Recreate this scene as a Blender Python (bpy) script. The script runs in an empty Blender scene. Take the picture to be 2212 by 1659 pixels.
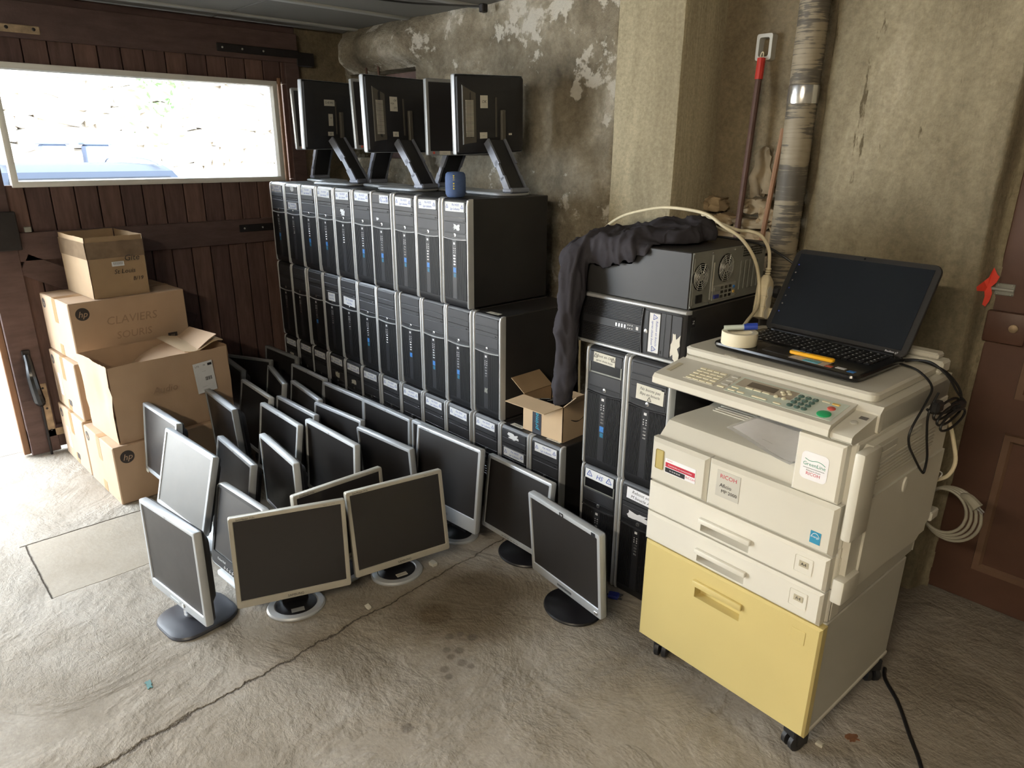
import bpy, bmesh, math, random
from math import pi, sin, cos, radians
from mathutils import Matrix, Vector, Euler, noise

random.seed(7)
SC = bpy.context.scene
COL = SC.collection

# ------------------------------------------------------------------ camera
cam_d = bpy.data.cameras.new('camera')
cam = bpy.data.objects.new('camera', cam_d)
COL.objects.link(cam)
SC.camera = cam
cam_d.sensor_fit = 'HORIZONTAL'
cam_d.sensor_width = 36.0
cam_d.lens = 36.0 * 1500.0 / 2212.0
cam_d.clip_start = 0.02
cam_d.clip_end = 200
_r = Vector((0.6820131, 0.7312910, 0.0084607))
_d = Vector((0.2406593, -0.2134880, -0.9468400))
_f = Vector((-0.6906093, 0.6477934, -0.3215936))
mw = Matrix((_r, -_d, -_f)).transposed().to_4x4()
mw.translation = Vector((3.99306, -1.82050, 1.54319))
cam.matrix_world = mw

# ------------------------------------------------------------------ world, sun, exposure
world = bpy.data.worlds.new('sky')
SC.world = world
world.use_nodes = True
bg = world.node_tree.nodes['Background']
bg.inputs[0].default_value = (0.80, 0.90, 1.0, 1)
bg.inputs[1].default_value = 9.0
sun_d = bpy.data.lights.new('sun', 'SUN')
sun_d.energy = 9.0
sun_d.angle = radians(1.0)
sun_d.color = (1.0, 0.95, 0.88)
sun = bpy.data.objects.new('sun', sun_d)
COL.objects.link(sun)
sun.location = (3, -3, 8)
sun.rotation_euler = (radians(8), radians(42), 0)
# sky portal across the open half of the garage doorway (guides sky sampling, gives no light of its own)
pd = bpy.data.lights.new('doorway_portal', 'AREA')
pd.shape = 'RECTANGLE'
pd.size = 2.1
pd.size_y = 3.3
pd.cycles.is_portal = True
po = bpy.data.objects.new('doorway_portal', pd)
COL.objects.link(po)
po.location = (-0.32, -3.05, 1.06)
po.rotation_euler = (0, radians(-90), 0)
LAMP = 118.0          # radiance of the ceiling lamp's tube (built at the end)
SC.view_settings.view_transform = 'Standard'
SC.view_settings.look = 'None'
SC.view_settings.gamma = 1.0
SC.view_settings.use_curve_mapping = False
SC.view_settings.exposure = 1.36
SC.cycles.use_denoising = True
SC.cycles.use_adaptive_sampling = True
SC.cycles.adaptive_threshold = 0.04
SC.cycles.max_bounces = 6
SC.cycles.diffuse_bounces = 3
SC.cycles.glossy_bounces = 3
SC.cycles.caustics_reflective = False
SC.cycles.caustics_refractive = False
SC.cycles.sample_clamp_indirect = 8.0


# ------------------------------------------------------------------ helpers: materials
def lin(c):
    def f(v):
        v /= 255.0
        return v / 12.92 if v <= 0.04045 else ((v + 0.055) / 1.055) ** 2.4
    return tuple(f(v) for v in c)


MATS = {}


def nodes_of(m):
    return m.node_tree.nodes, m.node_tree.links


def new_mat(name):
    m = bpy.data.materials.new(name)
    m.use_nodes = True
    return m, m.node_tree.nodes, m.node_tree.links, m.node_tree.nodes['Principled BSDF']


def ramp(N, stops):
    r = N.new('ShaderNodeValToRGB')
    cr = r.color_ramp
    while len(cr.elements) < len(stops):
        cr.elements.new(0.5)
    for e, (p, c) in zip(cr.elements, stops):
        e.position = p
        e.color = (*c, 1) if len(c) == 3 else c
    return r


def noise_tex(N, L, scale, detail=4, rough=0.6, coord='Object', stretch=None, dist=0.0):
    tc = N.new('ShaderNodeTexCoord')
    t = N.new('ShaderNodeTexNoise')
    t.inputs['Scale'].default_value = scale
    t.inputs['Detail'].default_value = detail
    t.inputs['Roughness'].default_value = rough
    t.inputs['Distortion'].default_value = dist
    if stretch:
        mp = N.new('ShaderNodeMapping')
        mp.inputs['Scale'].default_value = stretch
        L.new(tc.outputs[coord], mp.inputs[0])
        L.new(mp.outputs[0], t.inputs['Vector'])
    else:
        L.new(tc.outputs[coord], t.inputs['Vector'])
    return t


def mat(name, rgb, rough=0.5, metal=0.0, var=0.12, vscale=6.0, bump=0.0, bscale=200.0, spec=0.5, stretch=None):
    """Plain procedural material: a base colour with a little noise in tone, roughness and relief."""
    if name in MATS:
        return MATS[name]
    m, N, L, b = new_mat(name)
    c = lin(rgb)
    b.inputs['Roughness'].default_value = rough
    b.inputs['Metallic'].default_value = metal
    b.inputs['Specular IOR Level'].default_value = spec
    t = noise_tex(N, L, vscale, 3, 0.6, stretch=stretch)
    r = ramp(N, [(0.3, tuple(v * (1 - var) for v in c)), (0.7, tuple(min(1, v * (1 + var)) for v in c))])
    L.new(t.outputs[0], r.inputs[0])
    L.new(r.outputs[0], b.inputs['Base Color'])
    if bump:
        t2 = noise_tex(N, L, bscale, 3, 0.6)
        bp = N.new('ShaderNodeBump')
        bp.inputs['Strength'].default_value = bump
        bp.inputs['Distance'].default_value = 0.002
        L.new(t2.outputs[0], bp.inputs['Height'])
        L.new(bp.outputs[0], b.inputs['Normal'])
    MATS[name] = m
    return m


def plaster(name, stops, scale=2.5, bscale=14.0, bump=0.5, stretch=None, rough=0.95, spots=None, dist=0.3, fine=55.0):
    m, N, L, b = new_mat(name)
    b.inputs['Roughness'].default_value = rough
    b.inputs['Specular IOR Level'].default_value = 0.2
    t = noise_tex(N, L, scale, 7, 0.62, stretch=stretch, dist=dist)
    r = ramp(N, stops)
    L.new(t.outputs[0], r.inputs[0])
    col = r.outputs[0]
    t3 = noise_tex(N, L, fine, 3, 0.7)
    mx = N.new('ShaderNodeMix')
    mx.data_type = 'RGBA'
    mx.blend_type = 'OVERLAY'
    mx.inputs[0].default_value = 0.45
    L.new(col, mx.inputs[6])
    L.new(t3.outputs[0], mx.inputs[7])
    col = mx.outputs[2]
    if spots:
        ts = noise_tex(N, L, spots[0], 6, 0.65, stretch=spots[3] if len(spots) > 3 else None)
        rs = ramp(N, [(spots[1], (0, 0, 0)), (spots[1] + 0.035, (1, 1, 1))])
        L.new(ts.outputs[0], rs.inputs[0])
        m2 = N.new('ShaderNodeMix')
        m2.data_type = 'RGBA'
        L.new(rs.outputs[0], m2.inputs[0])
        L.new(col, m2.inputs[6])
        m2.inputs[7].default_value = (*spots[2], 1)
        col = m2.outputs[2]
    L.new(col, b.inputs['Base Color'])
    t2 = noise_tex(N, L, bscale, 6, 0.7, stretch=stretch)
    bp = N.new('ShaderNodeBump')
    bp.inputs['Strength'].default_value = bump
    bp.inputs['Distance'].default_value = 0.02
    L.new(t2.outputs[0], bp.inputs['Height'])
    L.new(bp.outputs[0], b.inputs['Normal'])
    MATS[name] = m
    return m


def floor_mat():
    m, N, L, b = new_mat('floor_concrete')
    b.inputs['Roughness'].default_value = 0.85
    b.inputs['Specular IOR Level'].default_value = 0.25
    tc = N.new('ShaderNodeTexCoord')
    sep = N.new('ShaderNodeSeparateXYZ')
    L.new(tc.outputs['Object'], sep.inputs[0])

    def math_(op, a, bb=None, clamp=False):
        n = N.new('ShaderNodeMath')
        n.operation = op
        n.use_clamp = clamp
        for i, v in enumerate((a, bb)):
            if v is None:
                continue
            if isinstance(v, (int, float)):
                n.inputs[i].default_value = v
            else:
                L.new(v, n.inputs[i])
        return n.outputs[0]

    X, Y = sep.outputs[0], sep.outputs[1]
    big = noise_tex(N, L, 1.6, 7, 0.68)
    r0 = ramp(N, [(0.28, lin((128, 119, 106))), (0.5, lin((156, 148, 136))), (0.74, lin((182, 176, 167)))])
    L.new(big.outputs[0], r0.inputs[0])
    fine = noise_tex(N, L, 90, 4, 0.75)
    mx = N.new('ShaderNodeMix')
    mx.data_type = 'RGBA'
    mx.blend_type = 'OVERLAY'
    mx.inputs[0].default_value = 0.32
    L.new(r0.outputs[0], mx.inputs[6])
    L.new(fine.outputs[0], mx.inputs[7])
    col = mx.outputs[2]

    def blend(col, fac, rgb, mode='MIX'):
        n = N.new('ShaderNodeMix')
        n.data_type = 'RGBA'
        n.blend_type = mode
        L.new(fac, n.inputs[0])
        L.new(col, n.inputs[6])
        n.inputs[7].default_value = (*lin(rgb), 1)
        return n.outputs[2]

    # oil stains, the monitors' shadow painted into the central patch (fixed shapes on the slab)
    wob = noise_tex(N, L, 3.2, 6, 0.65)
    wv = math_('MULTIPLY', math_('SUBTRACT', wob.outputs[0], 0.5), 0.9)

    def stain_shade(cx, cy, rx, ry, soft):
        dx = math_('DIVIDE', math_('SUBTRACT', X, cx), rx)
        dy = math_('DIVIDE', math_('SUBTRACT', Y, cy), ry)
        d = math_('SQRT', math_('ADD', math_('MULTIPLY', dx, dx), math_('MULTIPLY', dy, dy)))
        d = math_('ADD', d, wv)
        return math_('DIVIDE', math_('SUBTRACT', 1.0, d), soft, True)

    for (cx, cy, rx, ry, s, k) in [(2.36, -0.50, 0.26, 0.34, 0.55, 0.62), (2.33, -0.62, 0.07, 0.07, 0.4, 0.5),
                                   (2.35, -0.95, 0.22, 0.16, 0.7, 0.35), (2.10, -1.05, 0.16, 0.14, 0.7, 0.3),
                                   (3.75, 0.35, 0.4, 0.4, 0.9, 0.15)]:
        f = math_('MULTIPLY', stain_shade(cx, cy, rx, ry, s), k)
        col = blend(col, f, (92, 78, 56))
    for (cx, cy, r) in [(2.50, -0.70, .018), (2.53, -0.67, .02), (2.535, -0.71, .016), (2.565, -0.76, .018),
                        (2.60, -0.77, .014), (2.58, -0.70, .02), (2.61, -0.69, .015), (2.455, -0.655, .02),
                        (2.51, -0.60, .02), (2.68, -0.98, .02), (2.47, -0.62, .015)]:
        f = math_('MULTIPLY', stain_shade(cx, cy, r, r, 0.4), 0.5)
        col = blend(col, f, (88, 80, 74))
    # lighter, smoother repair slab near the doorway
    inx = math_('MULTIPLY', math_('GREATER_THAN', X, 0.862), math_('LESS_THAN', X, 1.335))
    iny = math_('MULTIPLY', math_('GREATER_THAN', Y, -1.578), math_('LESS_THAN', Y, -0.7))
    slab = math_('MULTIPLY', inx, iny)
    col = blend(col, math_('MULTIPLY', slab, 0.45), (166, 155, 138))
    # cracks and joints
    cw = noise_tex(N, L, 9, 6, 0.7)
    cwv = math_('MULTIPLY', math_('SUBTRACT', cw.outputs[0], 0.5), 0.075)
    line = math_('ADD', math_('SUBTRACT', X, math_('ADD', 2.118, math_('MULTIPLY', Y, -0.075))), cwv)
    width = math_('ADD', 0.0035, math_('MULTIPLY', math_('MAXIMUM', math_('SUBTRACT', -0.6, Y), 0.0), 0.006))
    c1 = math_('SUBTRACT', 1.0, math_('DIVIDE', math_('ABSOLUTE', line), width), True)
    c1w = math_('SUBTRACT', 1.0, math_('DIVIDE', math_('ABSOLUTE', line), 0.03), True)
    sm = math_('MULTIPLY', math_('SUBTRACT', cw.outputs[0], 0.5), 0.02)
    e1 = math_('ABSOLUTE', math_('ADD', math_('SUBTRACT', X, 0.862), sm))
    e2 = math_('ABSOLUTE', math_('ADD', math_('SUBTRACT', Y, -1.578), sm))
    e3 = math_('ABSOLUTE', math_('ADD', math_('SUBTRACT', X, 1.335), math_('MULTIPLY', sm, 2.0)))
    j1 = math_('MULTIPLY', math_('SUBTRACT', 1.0, math_('DIVIDE', e1, 0.007), True), math_('GREATER_THAN', Y, -1.6))
    j2 = math_('MULTIPLY', math_('SUBTRACT', 1.0, math_('DIVIDE', e2, 0.005), True), inx)
    j3 = math_('MULTIPLY', math_('MULTIPLY', math_('SUBTRACT', 1.0, math_('DIVIDE', e3, 0.004), True), math_('GREATER_THAN', Y, -1.58)), 0.4)
    cr = math_('MAXIMUM', math_('MAXIMUM', c1, j1), math_('MAXIMUM', j2, j3))
    col = blend(col, math_('MULTIPLY', c1w, 0.3), (120, 104, 82))
    col = blend(col, math_('MULTIPLY', cr, 0.85), (58, 48, 38))
    L.new(col, b.inputs['Base Color'])
    # relief: trowel streaks, pits, grit and the open crack
    st = noise_tex(N, L, 16, 6, 0.72, stretch=(1.0, 1.35, 1.0), dist=0.25)
    gr = noise_tex(N, L, 60, 4, 0.75)
    pm = noise_tex(N, L, 2.3, 5, 0.6, dist=0.8)
    pr = ramp(N, [(0.40, (0.22, 0.22, 0.22)), (0.62, (1, 1, 1))])
    L.new(pm.outputs[0], pr.inputs[0])
    tr = noise_tex(N, L, 8, 5, 0.66, stretch=(1.0, 2.0, 1.0), dist=0.7)
    hsum = math_('ADD', math_('MULTIPLY', st.outputs[0], 0.9), math_('MULTIPLY', gr.outputs[0], 0.40))
    hsum = math_('ADD', hsum, math_('MULTIPLY', tr.outputs[0], 1.1))
    hsum = math_('MULTIPLY', hsum, pr.outputs[0])
    hsum = math_('MULTIPLY', hsum, math_('SUBTRACT', 1.0, math_('MULTIPLY', slab, 0.7)))
    hsum = math_('SUBTRACT', hsum, math_('MULTIPLY', cr, 1.2))
    bp = N.new('ShaderNodeBump')
    bp.inputs['Strength'].default_value = 0.7
    bp.inputs['Distance'].default_value = 0.012
    L.new(hsum, bp.inputs['Height'])
    L.new(bp.outputs[0], b.inputs['Normal'])
    return m


# ------------------------------------------------------------------ helpers: meshes
class MB:
    """Collects verts and faces; build() links them as one mesh object."""

    def __init__(s):
        s.v, s.f = [], []

    def add(s, vs, fs, M=None):
        o = len(s.v)
        s.v += [tuple(M @ Vector(p)) for p in vs] if M is not None else [tuple(p) for p in vs]
        s.f += [tuple(i + o for i in f) for f in fs]
        return s

    def box(s, lo, hi, bev=0.0, M=None, seg=1):
        if bev <= 0:
            x0, y0, z0 = lo
            x1, y1, z1 = hi
            vs = [(x0, y0, z0), (x1, y0, z0), (x1, y1, z0), (x0, y1, z0), (x0, y0, z1), (x1, y0, z1), (x1, y1, z1), (x0, y1, z1)]
            fs = [(0, 3, 2, 1), (4, 5, 6, 7), (0, 1, 5, 4), (1, 2, 6, 5), (2, 3, 7, 6), (3, 0, 4, 7)]
            return s.add(vs, fs, M)
        bm = bmesh.new()
        bmesh.ops.create_cube(bm, size=1)
        for v in bm.verts:
            v.co = Vector([(lo[i] + hi[i]) / 2 + v.co[i] * (hi[i] - lo[i]) for i in range(3)])
        bmesh.ops.bevel(bm, geom=bm.edges[:], offset=bev, segments=seg, profile=0.5, affect='EDGES')
        bm.verts.index_update()
        s.add([v.co.copy() for v in bm.verts], [[v.index for v in f.verts] for f in bm.faces], M)
        bm.free()
        return s

    def loops(s, loops, M=None, cap0=False, cap1=False, closed=True):
        n = len(loops[0])
        vs = [p for l in loops for p in l]
        fs = []
        for a in range(len(loops) - 1):
            for i in range(n if closed else n - 1):
                j = (i + 1) % n
                fs.append((a * n + i, a * n + j, (a + 1) * n + j, (a + 1) * n + i))
        if cap0:
            fs.append(tuple(range(n - 1, -1, -1)))
        if cap1:
            fs.append(tuple((len(loops) - 1) * n + i for i in range(n)))
        return s.add(vs, fs, M)

    def lathe(s, prof, n=24, M=None, sx=1.0, sy=1.0, cap=True):
        ls = [[(r * cos(2 * pi * i / n) * sx, r * sin(2 * pi * i / n) * sy, z) for i in range(n)] for r, z in prof]
        return s.loops(ls, M, cap, cap)

    def tube(s, pts, r, n=8, M=None, smooth=6, flat=1.0, cap=True):
        P = [Vector(p) for p in pts]
        R = r if isinstance(r, (list, tuple)) else [r] * len(P)
        if smooth > 1 and len(P) > 2:
            Q, RR = [], []
            for i in range(len(P) - 1):
                p0, p1, p2, p3 = P[max(i - 1, 0)], P[i], P[i + 1], P[min(i + 2, len(P) - 1)]
                for k in range(smooth):
                    t = k / smooth
                    Q.append(0.5 * ((2 * p1) + (p2 - p0) * t + (2 * p0 - 5 * p1 + 4 * p2 - p3) * t * t + (3 * p1 - p0 - 3 * p2 + p3) * t ** 3))
                    RR.append(R[i] * (1 - t) + R[i + 1] * t)
            Q.append(P[-1])
            RR.append(R[-1])
            P, R = Q, RR
        ls = []
        up = None
        for i, p in enumerate(P):
            d = (P[min(i + 1, len(P) - 1)] - P[max(i - 1, 0)]).normalized()
            if up is None:
                up = d.orthogonal().normalized()
            up = (up - d * up.dot(d))
            up = up.normalized() if up.length > 1e-6 else d.orthogonal().normalized()
            w = d.cross(up)
            ls.append([p + up * (R[i] * cos(2 * pi * k / n)) + w * (R[i] * flat * sin(2 * pi * k / n)) for k in range(n)])
        return s.loops(ls, M, cap, cap)

    def mesh(s, name, smooth=0.6):
        me = bpy.data.meshes.new(name)
        me.from_pydata(s.v, [], s.f)
        me.validate()
        if smooth:
            me.polygons.foreach_set('use_smooth', [True] * len(me.polygons))
            me.set_sharp_from_angle(angle=smooth)
        return me

    def build(s, name, m, parent=None, smooth=0.6, label=None):
        return obj(name, s.mesh(name, smooth), m, parent, label)


def obj(name, me, m=None, parent=None, label=None):
    o = bpy.data.objects.new(name, me)
    COL.objects.link(o)
    if m is not None:
        if isinstance(m, str):
            m = MATS[m]
        if not me.materials:
            me.materials.append(m)
        elif me.materials[0] != m:
            o.material_slots[0].link = 'OBJECT'
            o.material_slots[0].material = m
    o.parent = parent
    if label:
        o['label'] = label
    return o


def tag(o, label=None, cat=None, group=None, kind=None):
    for k, v in (('label', label), ('category', cat), ('group', group), ('kind', kind)):
        if v:
            o[k] = v
    return o


def thing(name, label, cat, loc=(0, 0, 0), rz=0.0, group=None, M=None):
    o = bpy.data.objects.new(name, None)
    o.empty_display_size = 0.05
    COL.objects.link(o)
    if M is not None:
        o.matrix_world = M
    else:
        o.location = loc
        o.rotation_euler = (0, 0, rz)
    return tag(o, label, cat, group)


def struct(name, mb, m, label, parent=None, smooth=0.6):
    o = mb.build(name, m, parent, smooth) if isinstance(mb, MB) else obj(name, mb, m, parent)
    return tag(o, label, kind='structure')


def rrect(w, h, r, n=3, cx=0.0, cz=0.0):
    """rounded rectangle in the xz plane, counter-clockwise seen from -y"""
    out = []
    for (sx, sz, a0) in ((1, -1, -pi / 2), (1, 1, 0), (-1, 1, pi / 2), (-1, -1, pi)):
        for k in range(n + 1):
            a = a0 + k / n * pi / 2
            out.append((cx + sx * (w / 2 - r) + r * cos(a), cz + sz * (h / 2 - r) + r * sin(a)))
    return out


def faceM(face, p):
    ax = {'front': ((1, 0, 0), (0, 0, 1), (0, -1, 0)), 'right': ((0, 1, 0), (0, 0, 1), (1, 0, 0)),
          'back': ((-1, 0, 0), (0, 0, 1), (0, 1, 0)), 'left': ((0, -1, 0), (0, 0, 1), (-1, 0, 0)),
          'top': ((1, 0, 0), (0, 1, 0), (0, 0, 1))}[face]
    M = Matrix(ax).transposed().to_4x4()
    M.translation = Vector(p)
    return M


TXT = {}


def text_geo(s, size, shear=0.0, depth=0.0, align='CENTER'):
    key = (s, shear, align)
    if key not in TXT:
        c = bpy.data.curves.new('lettering', 'FONT')
        c.body = s
        c.size = 1.0
        c.shear = shear
        c.align_x = align
        c.align_y = 'CENTER'
        c.resolution_u = 2
        o = bpy.data.objects.new('lettering', c)
        COL.objects.link(o)
        bpy.context.view_layer.update()
        me = bpy.data.meshes.new_from_object(o.evaluated_get(bpy.context.evaluated_depsgraph_get()))
        TXT[key] = ([v.co.copy() for v in me.vertices], [tuple(p.vertices) for p in me.polygons])
        bpy.data.objects.remove(o)
        bpy.data.curves.remove(c)
        bpy.data.meshes.remove(me)
    vs, fs = TXT[key]
    return [v * size for v in vs], fs


def lettering(parent, name, M, lines, m, shear=0.0, tri=()):
    """flat print: lines = [(text, size, dx, dy[, rot])] on the plane of M; tri = warning triangles (dx, dy, size)"""
    mb = MB()
    for ln in lines:
        t, sz, dx, dy = ln[:4]
        vs, fs = text_geo(t, sz, shear)
        R = Matrix.Rotation(ln[4], 4, 'Z') if len(ln) > 4 else Matrix()
        mb.add(vs, fs, M @ Matrix.Translation((dx, dy, 0)) @ R)
    for dx, dy, sz in tri:
        p = [Vector((dx + sz * cos(a), dy + sz * sin(a), 0)) for a in (pi / 2, pi * 7 / 6, pi * 11 / 6)]
        for i in range(3):
            a, b_ = p[i], p[(i + 1) % 3]
            d = (b_ - a).normalized() * sz * 0.1
            n_ = Vector((-d.y, d.x, 0))
            mb.add([a - n_, b_ - n_, b_ + n_, a + n_], [(0, 1, 2, 3)], M)
        mb.add([(dx - sz * .06, dy - sz * .2, 0), (dx + sz * .06, dy - sz * .2, 0), (dx + sz * .06, dy + sz * .4, 0), (dx - sz * .06, dy + sz * .4, 0)], [(0, 1, 2, 3)], M)
    return mb.build(name, m, parent, smooth=0)


def sticker(parent, name, M, w, h, m, lines=(), ink=None, shear=0.2, tri=(), th=0.0008, label=None):
    mb = MB().box((-w / 2, -h / 2, 0), (w / 2, h / 2, th), M=M)
    o = mb.build(name, m, parent, smooth=0, label=label)
    if lines or tri:
        lettering(o, 'handwriting' if shear else 'print', M @ Matrix.Translation((0, 0, th + 0.0003)), lines, ink, shear, tri)
    return o


def torn(parent, name, M, w, h, m, seed=0, th=0.0008):
    """scrap of torn paper"""
    rnd = random.Random(seed)
    n = 22
    top = []
    for i in range(n):
        a = 2 * pi * i / n
        k = rnd.uniform(0.78, 1.05) * (rnd.choice((0.6, 1, 1, 1, 1)))
        q = 1 / max(abs(cos(a)), abs(sin(a))) * 0.82
        top.append((w / 2 * cos(a) * k * q, h / 2 * sin(a) * k * q, th))
    bot = [(x, y, 0) for x, y, z in top]
    return MB().loops([bot, top], M, True, True).build(name, m, parent, smooth=0)


# ------------------------------------------------------------------ materials
mat('black_metal', (44, 43, 43), 0.45, 0.0, 0.15, 5)
mat('black_plastic', (30, 30, 32), 0.42, 0.0, 0.15, 8)
mat('black_gloss', (20, 20, 22), 0.25, 0.0, 0.1, 8)
mat('bay_grey', (52, 52, 55), 0.5, 0.0, 0.15, 9)
mat('grille_black', (26, 26, 28), 0.5, 0.0, 0.1, 9)
mat('port_strip', (40, 40, 43), 0.4, 0.0, 0.1, 9)
mat('trim_silver', (205, 207, 208), 0.32, 0.35, 0.06, 6)
mat('chrome', (225, 226, 228), 0.2, 0.9, 0.05, 6)
mat('steel', (176, 177, 170), 0.38, 0.3, 0.12, 12)
mat('zinc', (140, 141, 133), 0.45, 0.15, 0.15, 7)
mat('icon_white', (225, 225, 225), 0.5)
mat('paper_label', (226, 228, 230), 0.8, 0.0, 0.05, 20)
mat('paper_cream', (216, 213, 200), 0.8, 0.0, 0.06, 20)
mat('paper_white', (240, 240, 244), 0.75, 0.0, 0.03, 20)
mat('ink_blue', (60, 88, 168), 0.7)
mat('ink_black', (28, 28, 32), 0.7)
mat('ink_grey', (110, 106, 104), 0.7)
mat('intel_blue', (58, 124, 196), 0.45, 0.0, 0.35, 160)
mat('windows_teal', (36, 108, 140), 0.45, 0.0, 0.4, 200)
mat('mon_silver', (186, 190, 194), 0.36, 0.25, 0.06, 6)
mat('mon_warm', (188, 184, 172), 0.4, 0.2, 0.06, 6)
mat('mon_white', (216, 220, 222), 0.4, 0.05, 0.05, 6)
mat('mon_dull', (150, 152, 152), 0.42, 0.2, 0.08, 6)
mat('mon_back', (42, 42, 44), 0.5, 0.0, 0.12, 10)
mat('mon_back_grey', (88, 84, 76), 0.5, 0.0, 0.1, 10)
mat('base_black', (28, 28, 32), 0.38, 0.0, 0.12, 9)
mat('base_slate', (62, 64, 72), 0.38, 0.0, 0.12, 9)
mat('arm_grey', (122, 127, 140), 0.45, 0.1, 0.08, 9)
mat('cable_black', (24, 24, 25), 0.5)
mat('cable_grey', (148, 144, 130), 0.5, 0.0, 0.1, 20)
mat('cable_cream', (222, 210, 178), 0.5, 0.0, 0.08, 20)
mat('plug_blue', (44, 56, 142), 0.45)
mat('card', (186, 158, 130), 0.85, 0.0, 0.09, 3.0, 0.15, 120)
mat('card_dark', (166, 140, 108), 0.85, 0.0, 0.12, 4.0, 0.15, 120)
mat('card_pale', (206, 180, 146), 0.85, 0.0, 0.08, 4.0, 0.1, 160)
mat('card_edge', (208, 186, 154), 0.9, 0.0, 0.1, 30)
mat('tape_tan', (172, 136, 98), 0.3, 0.0, 0.08, 12)
mat('tape_brown', (128, 108, 86), 0.22, 0.0, 0.2, 14)
mat('print_dark', (62, 54, 50), 0.7)
mat('print_faint', (158, 132, 107), 0.8)
mat('cream', (214, 211, 199), 0.42, 0.0, 0.05, 2.0, 0.06, 900)
mat('cream_white', (226, 223, 212), 0.42, 0.0, 0.04, 2.0, 0.06, 900)
mat('cream_grey', (196, 194, 184), 0.5, 0.0, 0.05, 2.5)
mat('cream_dirty', (192, 184, 160), 0.5, 0.0, 0.12, 3.0)
mat('yellow_plastic', (214, 196, 132), 0.42, 0.0, 0.05, 1.6, 0.06, 900)
mat('panel_green', (206, 216, 204), 0.5, 0.0, 0.03, 4)
mat('panel_taupe', (178, 168, 150), 0.5, 0.0, 0.03, 4)
mat('lcd_off', (108, 98, 84), 0.3)
mat('key_green', (86, 112, 104), 0.45)
mat('key_cream', (226, 220, 192), 0.5)
mat('start_green', (44, 168, 108), 0.4)
mat('stop_red', (208, 96, 84), 0.4)
mat('key_amber', (226, 190, 104), 0.4)
mat('print_red', (196, 42, 66), 0.6)
mat('print_teal', (40, 140, 112), 0.6)
mat('sticker_blue', (52, 146, 184), 0.5)
mat('amber_window', (188, 172, 112), 0.25)
mat('laptop_black', (24, 24, 25), 0.22, 0.0, 0.1, 6)
mat('laptop_lid', (40, 38, 36), 0.38, 0.0, 0.08, 6)
mat('laptop_key', (22, 22, 23), 0.4)
mat('tape_white', (236, 229, 204), 0.7, 0.0, 0.04, 12)
mat('marker_blue', (44, 72, 176), 0.35)
mat('cutter_yellow', (244, 180, 30), 0.35)
mat('cyan_card', (60, 184, 214), 0.4)
mat('speaker_blue', (74, 96, 140), 0.75, 0.0, 0.1, 60, 0.3, 500)
mat('speaker_icon', (222, 204, 96), 0.6)
mat('hoodie', (62, 60, 65), 0.95, 0.0, 0.12, 8.0, 0.35, 700, 0.15)
mat('rust_bar', (92, 66, 56), 0.55, 0.1, 0.2, 14)
mat('red_paint', (196, 54, 42), 0.45, 0.0, 0.08, 20)
mat('spray_red', (232, 74, 54), 0.7, 0.0, 0.1, 30)
mat('rusty_iron', (168, 146, 118), 0.6, 0.3, 0.3, 30)
mat('iron_black', (40, 36, 36), 0.5, 0.3, 0.2, 20)
mat('wood_white', (232, 230, 222), 0.55, 0.0, 0.05, 8)
mat('wood_tan', (150, 112, 84), 0.6, 0.0, 0.15, 8, stretch=(8, 8, 1))
mat('panel_ceiling', (124, 122, 118), 0.85, 0.0, 0.06, 2, 0.1, 90)
mat('batten', (176, 178, 176), 0.5, 0.0, 0.05, 5)
mat('caster', (36, 36, 38), 0.5)
mat('leaf_brown', (132, 92, 66), 0.8, 0.0, 0.2, 60)
mat('shard_green', (70, 120, 116), 0.4)
mat('car_paint', (36, 42, 52), 0.7, 0.0, 0.05, 3, spec=0.1)
mat('car_glass', (14, 18, 24), 0.6, 0.0, 0.05, 3, spec=0.1)
mat('tyre', (24, 24, 25), 0.8)
mat('post_blue', (88, 96, 114), 0.8, spec=0.1)
mat('stone_out', (186, 176, 162), 0.95, 0.0, 0.3, 2.5, 0.6, 14)
mat('ground_out', (186, 180, 172), 0.95, 0.0, 0.1, 3, 0.3, 60)
mat('leaf_green', (96, 140, 80), 0.7, 0.0, 0.25, 30)
for i, c in enumerate([(104, 80, 73), (94, 72, 67), (112, 86, 77), (99, 76, 70)]):
    mat('door_wood%d' % i, c, 0.6, 0.0, 0.28, 5, 0.35, 60, 0.35, (9, 9, 1.1))
mat('door_frame_wood', (92, 73, 69), 0.62, 0.0, 0.22, 5, 0.3, 60, 0.35, (6, 1.5, 6))
mat('brown_paint', (90, 62, 49), 0.5, 0.0, 0.12, 5, 0.1, 60)
mat('brown_paint_pale', (112, 86, 68), 0.5, 0.0, 0.12, 5, 0.1, 60)
mat('stone_in0', (160, 140, 110), 0.95, 0.0, 0.25, 9, 0.6, 60)
mat('stone_in1', (146, 130, 104), 0.95, 0.0, 0.25, 9, 0.6, 60)

# glass for window panes
m, N, L, b = new_mat('glass_pane')
b.inputs['Base Color'].default_value = (0.95, 0.97, 0.98, 1)
b.inputs['Roughness'].default_value = 0.0
b.inputs['Transmission Weight'].default_value = 1.0
b.inputs['IOR'].default_value = 1.01
MATS['glass_pane'] = m
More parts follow.
